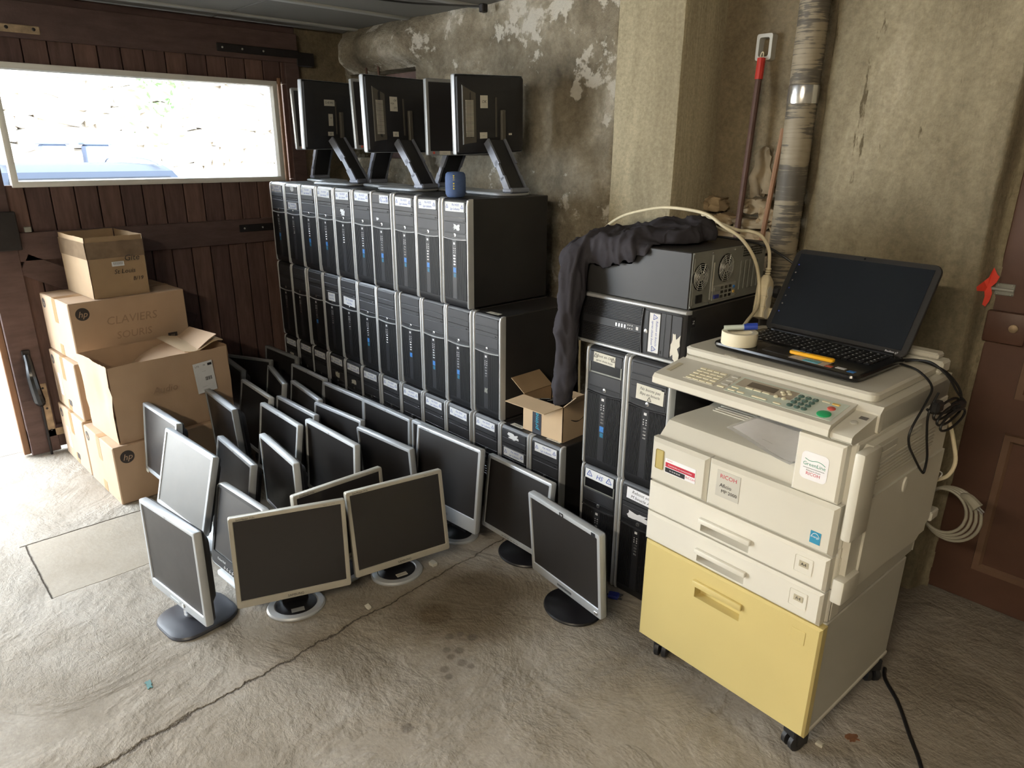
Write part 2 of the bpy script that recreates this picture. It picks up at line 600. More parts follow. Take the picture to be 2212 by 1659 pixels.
# matte lcd surface
m, N, L, b = new_mat('screen')
b.inputs['Base Color'].default_value = (*lin((44, 42, 42)), 1)
b.inputs['Roughness'].default_value = 0.34
b.inputs['Specular IOR Level'].default_value = 0.6
t = noise_tex(N, L, 7, 5, 0.6)
r = ramp(N, [(0.35, (0.30, 0.30, 0.30)), (0.75, (0.40, 0.40, 0.40))])
L.new(t.outputs[0], r.inputs[0])
L.new(r.outputs[0], b.inputs['Roughness'])
MATS['screen'] = m
m, N, L, b = new_mat('screen_glare')  # doorway's reflection put into a lighter base colour
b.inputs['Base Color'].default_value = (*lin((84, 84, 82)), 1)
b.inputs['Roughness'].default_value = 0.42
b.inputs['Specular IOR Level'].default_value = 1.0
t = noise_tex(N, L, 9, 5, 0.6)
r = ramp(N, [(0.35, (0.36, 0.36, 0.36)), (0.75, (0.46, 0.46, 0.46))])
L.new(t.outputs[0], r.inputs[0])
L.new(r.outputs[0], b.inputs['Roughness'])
MATS['screen_glare'] = m
m, N, L, b = new_mat('laptop_screen')
b.inputs['Base Color'].default_value = (*lin((24, 27, 30)), 1)
b.inputs['Roughness'].default_value = 0.22
b.inputs['Emission Color'].default_value = (*lin((30, 40, 64)), 1)
b.inputs['Emission Strength'].default_value = 0.015
MATS['laptop_screen'] = m
m, N, L, b = new_mat('clear_film')
b.inputs['Base Color'].default_value = (0.9, 0.9, 0.92, 1)
b.inputs['Roughness'].default_value = 0.15
b.inputs['Alpha'].default_value = 0.35
MATS['clear_film'] = m

MATS['floor'] = floor_mat()
plaster('plaster_left', [(0.28, lin((100, 92, 78))), (0.44, lin((142, 132, 113))), (0.56, lin((164, 154, 134))), (0.72, lin((214, 207, 190)))],
        3.4, 16, 1.3, spots=(5.5, 0.575, lin((214, 208, 194))), fine=38)
plaster('plaster_pillar', [(0.3, lin((150, 140, 116))), (0.5, lin((172, 162, 136))), (0.72, lin((190, 180, 152)))],
        2.0, 18, 0.3, stretch=(4.0, 4.0, 0.5), fine=90)
plaster('plaster_recess', [(0.3, lin((104, 94, 76))), (0.5, lin((128, 116, 94))), (0.72, lin((150, 136, 110)))], 3.5, 14, 0.7)
plaster('plaster_right', [(0.28, lin((104, 96, 78))), (0.45, lin((136, 126, 104))), (0.6, lin((156, 146, 122))), (0.76, lin((184, 174, 150)))],
        2.2, 22, 0.4, stretch=(1.6, 1.6, 0.55), spots=(5.0, 0.66, lin((104, 94, 74)), (2.4, 2.4, 0.55)))
plaster('plaster_plain', [(0.3, lin((150, 142, 124))), (0.7, lin((186, 178, 160)))], 1.5, 14, 0.3)
m, N, L, b = new_mat('pipe_paint')
b.inputs['Roughness'].default_value = 0.6
ta = noise_tex(N, L, 1.0, 6, 0.6, stretch=(5, 5, 80), dist=1.0)
tb = noise_tex(N, L, 5.0, 4, 0.6, stretch=(1, 1, 1.4))
ad = N.new('ShaderNodeMath')
ad.operation = 'MULTIPLY_ADD'
L.new(tb.outputs[0], ad.inputs[0])
ad.inputs[1].default_value = 1.3
L.new(ta.outputs[0], ad.inputs[2])
r = ramp(N, [(0.52, lin((88, 82, 72))), (0.585, lin((102, 95, 84))), (0.605, lin((146, 135, 114))), (0.75, lin((162, 150, 128)))])
md_ = N.new('ShaderNodeMath')
md_.operation = 'MULTIPLY'
md_.inputs[1].default_value = 0.5
L.new(ad.outputs[0], md_.inputs[0])
L.new(md_.outputs[0], r.inputs[0])
L.new(r.outputs[0], b.inputs['Base Color'])
bp = N.new('ShaderNodeBump')
bp.inputs['Strength'].default_value = 0.3
bp.inputs['Distance'].default_value = 0.003
L.new(md_.outputs[0], bp.inputs['Height'])
L.new(bp.outputs[0], b.inputs['Normal'])
MATS['pipe_paint'] = m

# ================================================================== SETTING
CEIL = 2.20


def fbm(p, o=5):
    return noise.fractal(Vector(p), 1.0, 2.1, o)


def sheet(x0, x1, z0, z1, nx, nz, fn, skip=None):
    """rough wall sheet facing -y: fn(x, z) gives y"""
    mb = MB()
    vs = [(x0 + (x1 - x0) * i / nx, 0, z0 + (z1 - z0) * j / nz) for j in range(nz + 1) for i in range(nx + 1)]
    vs = [(x, fn(x, z), z) for x, y, z in vs]
    fs = []
    for j in range(nz):
        for i in range(nx):
            xc, zc = x0 + (x1 - x0) * (i + .5) / nx, z0 + (z1 - z0) * (j + .5) / nz
            if skip and skip(xc, zc):
                continue
            a = j * (nx + 1) + i
            fs.append((a, a + 1, a + nx + 2, a + nx + 1))
    return mb.add(vs, fs)


# ---- floor
mb = MB().box((-0.30, -5.0, -0.15), (7.0, 0.98, 0.0))
struct('floor', mb, MATS['floor'], 'rough grey concrete garage floor with a long crack and oil stains')

# ---- back wall behind the tall tower stack
NX0, NX1, NZ0, NZ1 = -0.12, 0.585, 1.475, 1.965


def smooth01(a, b_, v):
    t = max(0.0, min(1.0, (v - a) / (b_ - a)))
    return t * t * (3 - 2 * t)


def back_y(x, z):
    y = 0.63 + 0.020 * fbm((x * 2.4, 0.3, z * 2.4)) + 0.008 * fbm((x * 9, 1.3, z * 9), 5)
    y += 0.035 * smooth01(1.975, 2.0, x + .012 * fbm((3.3, 1.0, z * 6)))
    # swollen render over the niche
    k = smooth01(NZ1 - 0.015, NZ1 + 0.07, z) * (1 - smooth01(2.10, 2.24, z)) * smooth01(-0.20, -0.04, x) * (1 - smooth01(0.5, 0.9, x))
    y -= 0.11 * k
    # block course edge
    y += 0.02 * smooth01(1.40, 1.44, z) * smooth01(0.9, 1.2, x) * 0.6
    return y


wl = struct('wall_back', sheet(-0.45, 2.10, 0.0, CEIL + .02, 170, 146, back_y, lambda x, z: NX0 < x < NX1 and NZ0 < z < NZ1),
            'plaster_left', 'crumbling grey brown rendered wall behind the stacked computers', smooth=3.0)
mb = MB()
mb.box((NX0 - .02, 0.60, NZ0 - .05), (NX1 + .02, 0.95, NZ0 + .004))
mb.box((NX0 - .02, 0.64, NZ1), (NX1 + .02, 0.95, NZ1 + .05))
mb.box((NX0 - .04, 0.64, NZ0), (NX0, 0.95, NZ1))
mb.box((NX1, 0.64, NZ0), (NX1 + .04, 0.95, NZ1))
mb.build('niche_reveal', MATS['plaster_left'], wl)
# old window set in the niche
mb = MB()
mb.box((NX0, 0.82, NZ1 - .07), (NX1, 0.86, NZ1))
mb.box((NX0, 0.82, NZ0), (NX1, 0.86, NZ0 + .04))
for x in (NX0, 0.22, NX1 - .045):
    mb.box((x, 0.815, NZ0 + .04), (x + .045, 0.86, NZ1 - .07), 0.004)
w2 = struct('window_2', mb, 'door_frame_wood', 'small old window with brown frame in the wall niche')
MB().box((NX0 + .04, 0.835, NZ0 + .04), (0.22, 0.845, NZ1 - .07)).build('pane', MATS['wood_white'], w2)
MB().box((0.265, 0.835, NZ0 + .04), (NX1 - .045, 0.845, NZ1 - .07)).build('pane', MATS['wood_white'], w2)
MB().box((0.245, 0.66, NZ1 - .09), (NX1 - 0.005, 0.70, NZ1 - .02), 0.004, Matrix.Rotation(radians(0), 4, 'Y')).build('timber', MATS['door_frame_wood'], w2)
for x in (0.13, 0.26):
    MB().tube([(x, .60, NZ1 + .02), (x + .004, .60, NZ1 - .07)], 0.007, 6).build('iron_bar', MATS['rust_bar'], w2)

# ---- concrete pillar
pil = []
for z in [CEIL * 1.01 * k / 40 for k in range(41)]:
    w = 0.005 * fbm((1.1, 2.0, z * 3))
    x0, x1, y0, y1, c = 2.045 + w, 2.358 + w * .6, 0.562 - w * .5, 0.97, 0.020
    pil.append([(x0, y1, z), (x0, y0 + .006, z), (x0 + .006, y0, z), (x1 - c, y0, z), (x1 - c * .3, y0 + c * .3, z), (x1, y0 + c, z), (x1, y1, z)])
struct('pillar', MB().loops(pil, cap0=True, cap1=True), 'plaster_pillar', 'square concrete pillar with chamfered edge and board marks', smooth=0.5)

# ---- recess between the pillar and the right-hand wall, with bare stones low down
rec = struct('wall_recess', sheet(2.30, 2.95, 0.0, CEIL + .02, 60, 120,
             lambda x, z: 0.835 + 0.012 * fbm((x * 4, 5.1, z * 4)) + 0.03 * (1 - smooth01(1.30, 1.48, z + .08 * fbm((x * 5, 3, 1)))), None),
             'plaster_recess', 'recessed wall strip with fallen plaster', smooth=3.0)


def rock(w, h, d, seed, n=3, rough=0.16):
    bm = bmesh.new()
    bmesh.ops.create_cube(bm, size=1)
    bmesh.ops.subdivide_edges(bm, edges=bm.edges[:], cuts=n, use_grid_fill=True)
    me_v = []
    for v in bm.verts:
        p = v.co.copy()
        q = p.normalized() * 0.62
        p = p.lerp(q, 0.22)
        p += Vector([fbm((p.x * 2 + seed * 7.3 + k * 3.1, p.y * 2, p.z * 2), 3) * rough * 0.5 for k in range(3)])
        v.co = Vector((p.x * w, p.y * d, p.z * h))
    bm.verts.index_update()
    out = MB().add([v.co.copy() for v in bm.verts], [[v.index for v in f.verts] for f in bm.faces])
    bm.free()
    return out


stones = [(2.40, 1.33, .075, .05), (2.385, 1.265, .06, .05), (2.46, 1.275, .075, .035), (2.405, 1.185, .09, .075), (2.50, 1.19, .10, .085),
          (2.585, 1.335, .085, .05), (2.64, 1.30, .06, .06), (2.575, 1.265, .14, .035), (2.61, 1.195, .10, .08), (2.70, 1.22, .06, .08),
          (2.57, 1.115, .12, .055), (2.46, 1.11, .09, .05), (2.66, 1.12, .08, .05), (2.585, 1.455, .075, .14), (2.70, 1.33, .05, .05)]
for i, (x, z, w, h) in enumerate(stones):
    rm = rock(w * 1.12, h * 1.1, 0.09, i, 6, .45).mesh('stone', 0.9)
    o = obj('stone', rm, 'stone_in%d' % (i % 2), rec)
    o.location = (x, 0.835 if z < 1.4 else 0.865, z)
    o.rotation_euler = (0, random.uniform(-.06, .06), random.uniform(-.08, .08))

# ---- right-hand wall (projects in front of the recess), door reveal


def right_y(x, z):
    e = smooth01(2.785, 2.82, x + 0.012 * fbm((0.7, 1.0, z * 5)))
    y = 0.772 + (1 - e) * 0.085 + 0.007 * fbm((x * 3, 7.7, z * 2)) + 0.002 * fbm((x * 16, 2.7, z * 14), 3)
    y += 0.075 * smooth01(3.392, 3.425, x + 0.008 * fbm((0.2, 4.0, z * 4)))
    return y


wr = struct('wall_right', sheet(2.775, 3.44, 0.0, CEIL + .02, 90, 150, right_y), 'plaster_right',
            'stained buff plaster wall between the recess and the brown door', smooth=3.0)
MB().box((2.30, 0.96, 0), (7.0, 1.1, CEIL + .1)).build('backing', MATS['plaster_plain'], wr)
MB().box((4.33, 0.80, 0), (7.0, 0.97, CEIL + .02)).build('backing', MATS['plaster_plain'], wr)
MB().box((3.40, 0.84, 2.06), (4.36, 0.97, CEIL + .02)).build('lintel', MATS['plaster_plain'], wr)
# sprayed red mark by the door bolt
pts = [(3.425, 1.197), (3.438, 1.178), (3.446, 1.17), (3.440, 1.15), (3.428, 1.135), (3.434, 1.115), (3.432, 1.09), (3.424, 1.07), (3.414, 1.075),
       (3.417, 1.098), (3.412, 1.118), (3.399, 1.122), (3.397, 1.135), (3.408, 1.152), (3.418, 1.166), (3.421, 1.18)]
mb = MB()
ptsx = [(x, right_y(min(x, 3.41), z) - 0.004, z) for x, z in pts]
cen = (3.418, right_y(3.41, 1.13) - 0.004, 1.13)
mb.add([cen] + ptsx, [(0, 1 + (i + 1) % len(pts), 1 + i) for i in range(len(pts))])
mb.build('paint_mark', MATS['spray_red'], wr, label='orange red spray paint mark beside the bolt')

# ---- brown panelled door at the right
DX0, DX1, DY = 3.435, 4.30, 0.845
mb = MB().box((DX0, DY, 0.01), (DX1, DY + .04, 2.05), 0.003)
dr = struct('door_1', mb, 'brown_paint', 'brown painted panelled wooden door with lock and bolt')
panels = [(0.14, 0.66), (0.78, 1.00), (1.16, 1.95)]
for (z0, z1) in panels:
    for (x0, x1) in ((3.555, 3.835), (3.90, 4.18)):
        if z0 > 0.7 and z1 < 1.1:
            z0b, z1b = z0, z1
        ring = []
        for ins, yy in ((0, DY - .001), (0.003, DY - .014), (0.022, DY - .014), (0.030, DY - .004)):
            ring.append([(x0 + ins, yy, z0 + ins), (x1 - ins, yy, z0 + ins), (x1 - ins, yy, z1 - ins), (x0 + ins, yy, z1 - ins)])
        MB().loops(ring).build('moulding', MATS['brown_paint_pale'], dr)
        MB().box((x0 + .03, DY - .006, z0 + .03), (x1 - .03, DY + .001, z1 - .03)).build('panel', MATS['brown_paint'], dr)
lock = MB().box((3.432, DY - .028, 0.958), (3.548, DY, 1.06), 0.006, seg=2).build('lock_case', MATS['brown_paint'], dr)
MB().lathe([(0.013, 0), (0.013, .006), (0.009, .008)], 16, faceM('front', (3.513, DY - .028, 1.012))).build('keyhole_plate', MATS['rusty_iron'], lock)
bolt = MB().box((3.433, DY - .006, 1.108), (3.487, DY, 1.146), 0.002).build('bolt_plate', MATS['zinc'], dr)
MB().tube([(3.405, DY - .012, 1.127), (3.487, DY - .012, 1.127)], 0.005, 8).build('bolt_rod', MATS['steel'], bolt)
for x, z in ((3.442, 1.141), (3.442, 1.113), (3.479, 1.141), (3.479, 1.113)):
    MB().lathe([(0.003, 0), (0.002, .002)], 8, faceM('front', (x, DY - .006, z))).build('screw', MATS['steel'], bolt)

# ---- left wall around the garage doorway
mb = MB()
mb.box((-0.40, 0.30, 0.0), (-0.17, 0.98, CEIL + .02))
mb.box((-0.40, -5.1, 0.0), (-0.17, -4.65, CEIL + .02))
struct('trim_1', MB().box((-0.40, -4.70, 2.13), (-0.165, 0.31, CEIL + .02), .004), 'door_frame_wood', 'dark timber lintel above the garage doorway')
struct('wall_left', mb, 'plaster_recess', 'dark rendered wall end beside the garage doorway')
struct('wall_front', MB().box((-0.4, -5.1, 0), (7.1, -5.0, CEIL + .1)), 'plaster_plain', 'pale rendered wall behind the photographer')
struct('wall_side', MB().box((7.0, -5.1, 0), (7.1, 1.1, CEIL + .1)), 'plaster_plain', 'pale rendered far side wall of the garage')

# ---- ceiling: boards between pale battens
ce = struct('ceiling', MB().box((-0.45, -5.1, CEIL + .012), (7.1, 1.1, CEIL + .16)), 'panel_ceiling', 'low grey boarded ceiling with pale battens')
k = 0
bx = -0.49
rotc = 0.05
while bx < 7.0:
    MB().box((bx - .022, -5.0, CEIL - .012), (bx + .022, 0.98, CEIL + .004), 0.003).build('batten', MATS['batten'], ce)
    for (y0, y1) in ((-5.0, -2.62), (-2.61, -0.16), (-0.15, 0.98)):
        MB().box((bx + .024, y0, CEIL - .002), (bx + .506, y1, CEIL + .013)).build('ceiling_board', MATS['panel_ceiling'], ce)
    bx += 0.53

# ================================================================== GARAGE DOOR LEAF (hinged, boarded, glazed)
gd = tag(bpy.data.objects.new('door_2', None), 'dark brown boarded garage door leaf with a wide white-framed window', kind='structure')
COL.objects.link(gd)
XI = -0.10          # inner face of rails
YL, YR = -1.385, 0.29
WY0, WY1, WZ0, WZ1 = -1.222, 0.142, 1.346, 1.895


def dbox(name, y0, y1, z0, z1, x0, x1, m, bev=0.003, parent=gd, label=None):
    return MB().box((x0, y0, z0), (x1, y1, z1), bev).build(name, MATS[m], parent, label=label)


# boards: one object each, above the window, between window and rail, below the rail
nb = 16
bw = (YR - YL) / nb
for i in range(nb):
    y0, y1 = YL + i * bw + 0.0025, YL + (i + 1) * bw - 0.0025
    m = 'door_wood%d' % ((i * 7 + 3) % 4)
    dx = random.uniform(-.0015, .0015)
    for (z0, z1) in ((WZ1 - .01, 2.02), (1.12, WZ0 + .01), (0.14, 1.01)):
        dbox('board', y0, y1, z0, z1, XI - .045, XI - .022 + dx, m)
    if i in (0, nb - 1):
        dbox('board', y0, y1, WZ0 + .012, WZ1 - .012, XI - .045, XI - .022 + dx, m)
MB().box((XI - .052, YL, 0.14), (XI - .046, YR, WZ0)).build('backing', MATS['door_frame_wood'], gd)
MB().box((XI - .052, YL, WZ1), (XI - .046, YR, 2.02)).build('backing', MATS['door_frame_wood'], gd)
dbox('top_rail', YL, YR, 2.0, 2.155, XI - .05, XI, 'door_frame_wood')
dbox('middle_rail', YL + .12, YR - .06, 1.0, 1.137, XI - .05, XI, 'door_frame_wood')
dbox('bottom_rail', YL, YR, 0.03, 0.15, XI - .05, XI, 'door_frame_wood')
dbox('stile', YL, YL + .13, 0.012, 2.0, XI - .06, XI + .004, 'door_frame_wood')
dbox('stile', YR - .085, YR, 0.03, 2.0, XI - .05, XI, 'door_frame_wood')
dbox('edge_strip', YL - .03, YL, 0.012, 2.13, XI - .075, XI - .03, 'wood_tan')
dbox('edge_strip', WY1 + .012, WY1 + .03, WZ0 - .01, WZ1 + .02, XI - .045, XI - .004, 'wood_tan')
# diagonal brace
ang = math.atan2(-0.42, 0.75)
MB().box((0, -0.43, -0.055), (0.022, 0.43, 0.055), 0.003, Matrix.Translation((XI - .022, -0.87, 0.78)) @ Matrix.Rotation(ang, 4, 'X')).build('brace', MATS['door_frame_wood'], gd)
# white window frame and pane
ring = []
for ins, xx in ((-0.0, XI - .05), (-0.0, XI + .002), (0.008, XI + .006), (0.026, XI + .004), (0.030, XI - .02), (0.030, XI - .05)):
    ring.append([(xx, WY0 + ins, WZ0 + ins), (xx, WY1 - ins, WZ0 + ins), (xx, WY1 - ins, WZ1 - ins), (xx, WY0 + ins, WZ1 - ins)])
wf = MB().loops(ring).build('window_frame', MATS['wood_white'], gd)
MB().box((XI - .032, WY0 + .028, WZ0 + .028), (XI - .028, WY1 - .028, WZ1 - .028)).build('pane', MATS['glass_pane'], gd)
# handle, drop rod, corner iron, latch plates, strap hinges
hd = MB().tube([(XI + .012, -1.318, .545), (XI + .03, -1.317, .50), (XI + .052, -1.320, .44), (XI + .055, -1.316, .37), (XI + .035, -1.308, .31), (XI + .02, -1.300, .285)],
               [.014, .018, .022, .024, .026, .02], 10).build('handle', MATS['black_gloss'], gd)
MB().box((XI + .004, -1.335, .52), (XI + .014, -1.300, .57), 0.003).build('handle_plate', MATS['iron_black'], hd)
MB().box((XI + .05, -1.315, .315), (XI + .06, -1.302, .345), 0.002).build('handle_catch', MATS['chrome'], hd)
MB().tube([(XI + .015, -1.300, .29), (XI + .012, -1.302, .0)], 0.006, 8).build('drop_rod', MATS['iron_black'], gd)
ci = MB().box((XI + .004, -1.298, .095), (XI + .009, -1.262, .385), 0.002).box((XI + .004, -1.298, .095), (XI + .009, -1.17, .135), 0.002).build('corner_iron', MATS['rusty_iron'], gd)
for (y, z) in ((-1.28, .36), (-1.28, .25), (-1.28, .13), (-1.22, .115)):
    MB().lathe([(0.006, 0), (0.004, .003)], 8, faceM('right', (XI + .009, y, z))).build('screw', MATS['iron_black'], ci)
dbox('latch_case', -1.36, -1.24, 1.06, 1.24, XI + .004, XI + .035, 'iron_black')
dbox('latch_tab', -1.345, -1.325, 1.14, 1.18, XI + .035, XI + .037, 'rusty_iron', 0.0)
dbox('latch_keeper', -1.215, -1.185, 1.14, 1.165, XI, XI + .02, 'zinc')
tp = dbox('top_plate', -1.20, -0.99, 2.02, 2.055, XI, XI + .006, 'rusty_iron')
for y in (-1.12, -1.015):
    MB().lathe([(0.008, 0), (0.005, .003)], 8, faceM('right', (XI + .006, y, 2.04))).build('screw', MATS['iron_black'], tp)
for (z0, ya) in ((2.025, -0.18), (1.065, -0.17)):
    hg = dbox('strap_hinge', ya, YR, z0, z0 + .042, XI, XI + .007, 'iron_black')
    for y in (ya + .03, ya + .14, ya + .26):
        MB().lathe([(0.006, 0), (0.004, .003)], 8, faceM('right', (XI + .007, y, z0 + .021))).build('screw', MATS['steel'], hg)
dbox('hinge_bracket', YR - .01, YR + .10, 1.99, 2.06, XI - .07, XI + .005, 'iron_black')

# ================================================================== OUTSIDE
struct('ground_outside', MB().box((-14, -12, -0.15), (-0.30, 12, -0.012)), 'ground_out', 'sunlit pale yard outside the garage door')
struct('threshold', MB().box((-0.42, -4.7, -0.1), (-0.22, 0.3, 0.008), 0.006), 'ground_out', 'worn stone door sill under the garage door')
so = struct('wall_outside', MB().box((-6.9, -9, -0.1), (-6.1, 9, 4.2)), 'stone_out', 'sunlit rubble stone wall across the yard')
pool = [rock(1, 1, 1, 40 + i, 2, 0.22).mesh('stone', 0.9) for i in range(7)]
z = 0.6
row = 0
while z < 3.3:
    h = random.uniform(.12, .24)
    y = -1.8 + random.uniform(-.3, 0)
    while y < 4.6:
        w = random.choice((.12, .2, .26, .34, .42)) * random.uniform(.8, 1.2)
        o = obj('stone', pool[random.randrange(7)], 'stone_out', so)
        o.location = (-6.12, y + w / 2, z + h / 2 + random.uniform(-.04, .04))
        o.scale = (random.uniform(.14, .30), w * 1.06, h * random.uniform(.85, 1.3))
        o.rotation_euler = (random.uniform(-.3, .3), 0, random.choice((0, pi)))
        y += w
    z += h
# car parked in the yard
car = thing('car', 'dark car parked outside, its roof showing through the door window', 'car', (-3.1, -0.40, -0.012), 0)
prof = [(1.60, .30), (1.62, .62), (1.52, .86), (1.22, .93), (0.92, 1.36), (0.70, 1.40), (-0.40, 1.40), (-0.75, 1.33), (-1.25, .93), (-2.0, .80), (-2.12, .55), (-2.10, .28)]
lp = []
for s_, ins in ((-.80, .05), (-.83, .0), (.83, .0), (.80, .05)):
    lp.append([(x * (1 - ins * .4), s_ * (1.0 if z < .95 else 0.70 + 0.0), z) for x, z in prof])
MB().loops(lp, cap0=True, cap1=True).build('body', MATS['car_paint'], car)
MB().add([(1.27, -.66, .97), (1.27, .66, .97), (0.97, .54, 1.32), (0.97, -.54, 1.32)], [(0, 1, 2, 3)]).build('rear_window', MATS['car_glass'], car)
for s_ in (-1, 1):
    MB().add([(1.0, s_ * .735, 1.0), (-1.0, s_ * .735, 1.0), (-0.72, s_ * .60, 1.33), (0.78, s_ * .60, 1.33)], [(0, 1, 2, 3)]).build('side_window', MATS['car_glass'], car)
    MB().tube([(0.9, s_ * .50, 1.41), (0.5, s_ * .50, 1.45), (-0.5, s_ * .50, 1.45), (-.75, s_ * .50, 1.36)], .014, 6).build('roof_rail', MATS['chrome'], car)
for x in (1.05, -1.35):
    for s_ in (-1, 1):
        MB().lathe([(.31, -.09), (.32, 0), (.31, .09)], 20, Matrix.Translation((x, s_ * .72, .31)) @ Matrix.Rotation(pi / 2, 4, 'X')).build('wheel', MATS['tyre'], car)
for i, y in enumerate((0.06, 0.50)):
    mb = MB().box((-.13, -.13, 0), (.13, .13, 1.55), 0.02).box((-.15, -.15, 1.55), (.15, .15, 1.59), .01)
    o = mb.build('gate_post', MATS['post_blue'])
    o.location = (-5.72, y, -0.012)
    tag(o, ('blue grey gate post nearer the open doorway, outside' if i == 0 else 'blue grey gate post nearer the stone wall bushes, outside'), 'post', 'posts out in the yard')
mb = MB()
rnd = random.Random(3)
for i in range(260):
    p = Vector((rnd.gauss(0, .05), rnd.gauss(0, .20), rnd.gauss(0, .42)))
    d = Vector((rnd.uniform(-1, 1), rnd.uniform(-1, 1), rnd.uniform(-1, 1))).normalized() * .06
    e = d.orthogonal().normalized() * .025
    mb.add([p - d, p + e, p + d, p - e], [(0, 1, 2, 3)])
o = mb.build('climbing_plant', MATS['leaf_green'])
o.location = (-5.62, 1.25, 2.35)
o['kind'] = 'stuff'
tag(o, 'green creeper hanging on the sunlit stone wall outside', 'plant')

# ================================================================== DESKTOP TOWERS
TW, TD, TH = 0.177, 0.45, 0.448
TP = {}


def tower_meshes():
    hw = TW / 2
    # steel case
    TP['case'] = MB().box((-hw + .001, 0.018, 0.004), (hw - .001, TD, TH), 0.003).mesh('case')
    # front bezel: shallow shell with rolled top lip
    prof = [(0.0, 0.004), (-0.004, 0.012), (-0.006, 0.03), (-0.006, TH - .03), (-0.003, TH - .010), (0.004, TH - .002), (0.02, TH)]
    ls = []
    for x in (-hw + .0125, hw - .0125):
        ls.append([(x, y, z) for y, z in prof] + [(x, 0.02, 0.004)])
    TP['bezel'] = MB().loops(ls, cap0=True, cap1=True).mesh('bezel')
    # rounded silver side trim (one side; mirrored for the other)
    for s, nm in ((-1, 'trim_l'), (1, 'trim_r')):
        ls = []
        for z, o in ((0.003, .004), (0.012, 0.0), (TH - .02, 0.0), (TH - .004, .004), (TH + .001, .014)):
            c = s * (hw - .0065)
            ls.append([(c + .006 * cos(a), o - .004 - .006 * sin(a) * 1.0, z) for a in [pi * k / 6 for k in range(7)]] + [(c - .006, .02, z), (c + .006, .02, z)])
        TP[nm] = MB().loops(ls, cap0=True, cap1=True).mesh('side_trim')
    f = -0.006
    bx0, bx1 = -hw + .0185, hw - .0185
    TP['bay_top'] = MB().box((bx0, f - .0015, .398), (bx1, f + .004, .434), .0015).mesh('bay_cover')
    TP['drive'] = MB().box((bx0, f - .002, .357), (bx1, f + .004, .396), .0012).mesh('optical_drive')
    TP['drive_lip'] = MB().box((bx0, f - .0028, .3725), (bx1, f - .001, .3745)).mesh('tray_slot')
    TP['drive_button'] = MB().box((hw - .036, f - .0035, .361), (hw - .026, f - .001, .3645), .0005).mesh('eject_button')
    TP['bay_mid'] = MB().box((bx0, f - .0015, .311), (bx1, f + .004, .355), .0015).mesh('bay_cover')
    TP['bay_low'] = MB().box((bx0, f - .001, .293), (bx1, f + .004, .309), .0015).mesh('badge_strip')
    # pale curved lip under the bays
    n = 10
    ls = []
    for k in range(n + 1):
        x = bx0 - .004 + (bx1 - bx0 + .008) * k / n
        d = .005 * (1 - (2 * k / n - 1) ** 2)
        ls.append([(x, f - .001, .2915 - d), (x, f - .0055, .2905 - d), (x, f - .0045, .2865 - d), (x, f - .0, .2855 - d)])
    TP['lip'] = MB().loops(ls, cap0=True, cap1=True).mesh('lip')
    # ribbed grilles either side of the port strip
    for (x0, x1, nm) in ((bx0 - .004, -.0165, 'grille_l'), (.0115, bx1 + .004, 'grille_r')):
        mb = MB()
        cnt = 11
        p = (x1 - x0) / cnt
        for i in range(cnt):
            xa = x0 + p * i + p * .22
            xb = x0 + p * (i + 1) - p * .22
            mb.add([(xa, f, .034), (xb, f, .034), (xb, f - .0032, .036), (xa, f - .0032, .036), (xa, f, .283), (xb, f, .283), (xb, f - .0032, .281), (xa, f - .0032, .281)],
                   [(3, 2, 6, 7), (0, 3, 7, 4), (2, 1, 5, 6), (0, 1, 2, 3), (7, 6, 5, 4)])
        TP[nm] = mb.mesh('grille', 0)
    TP['strip'] = MB().box((-.0165, f - .0036, .036), (.0115, f + .002, .282), .0008).mesh('port_strip')
    mb = MB()
    for (x, z) in ((-.008, .247), (.003, .247), (-.008, .238), (.003, .238), (-.008, .230), (.003, .230)):
        mb.lathe([(.0022, 0), (.0022, .0004)], 8, faceM('front', (x, f - .0036, z)))
    mb.box((-.008, f - .0042, .263), (.003, f - .0034, .272))
    TP['icons'] = mb.mesh('port_icon', 0)
    mb = MB().box((-.0075, f - .0046, 0), (.0045, f - .0030, .006), .0004)
    TP['usb'] = mb.mesh('usb_port', 0)
    TP['badge'] = MB().lathe([(.0075, 0), (.0075, .0012), (.006, .0018)], 18, faceM('front', (0, f - .001, .301))).mesh('badge')
    vs, fs = text_geo('hp', .0075, .25)
    TP['badge_print'] = MB().add(vs, fs, faceM('front', (0, f - .0031, .301))).mesh('print', 0)
    TP['foot'] = MB().box((-hw + .01, .03, 0), (hw - .01, .05, .004)).box((-hw + .01, TD - .06, 0), (hw - .01, TD - .04, .004)).mesh('feet')
    TP['s_intel'] = MB().box((-.0105, 0, 0), (.0075, .0005, .021)).mesh('processor_sticker', 0)
    TP['s_win'] = MB().box((-.0085, 0, 0), (.0065, .0005, .017)).mesh('licence_sticker', 0)


tower_meshes()


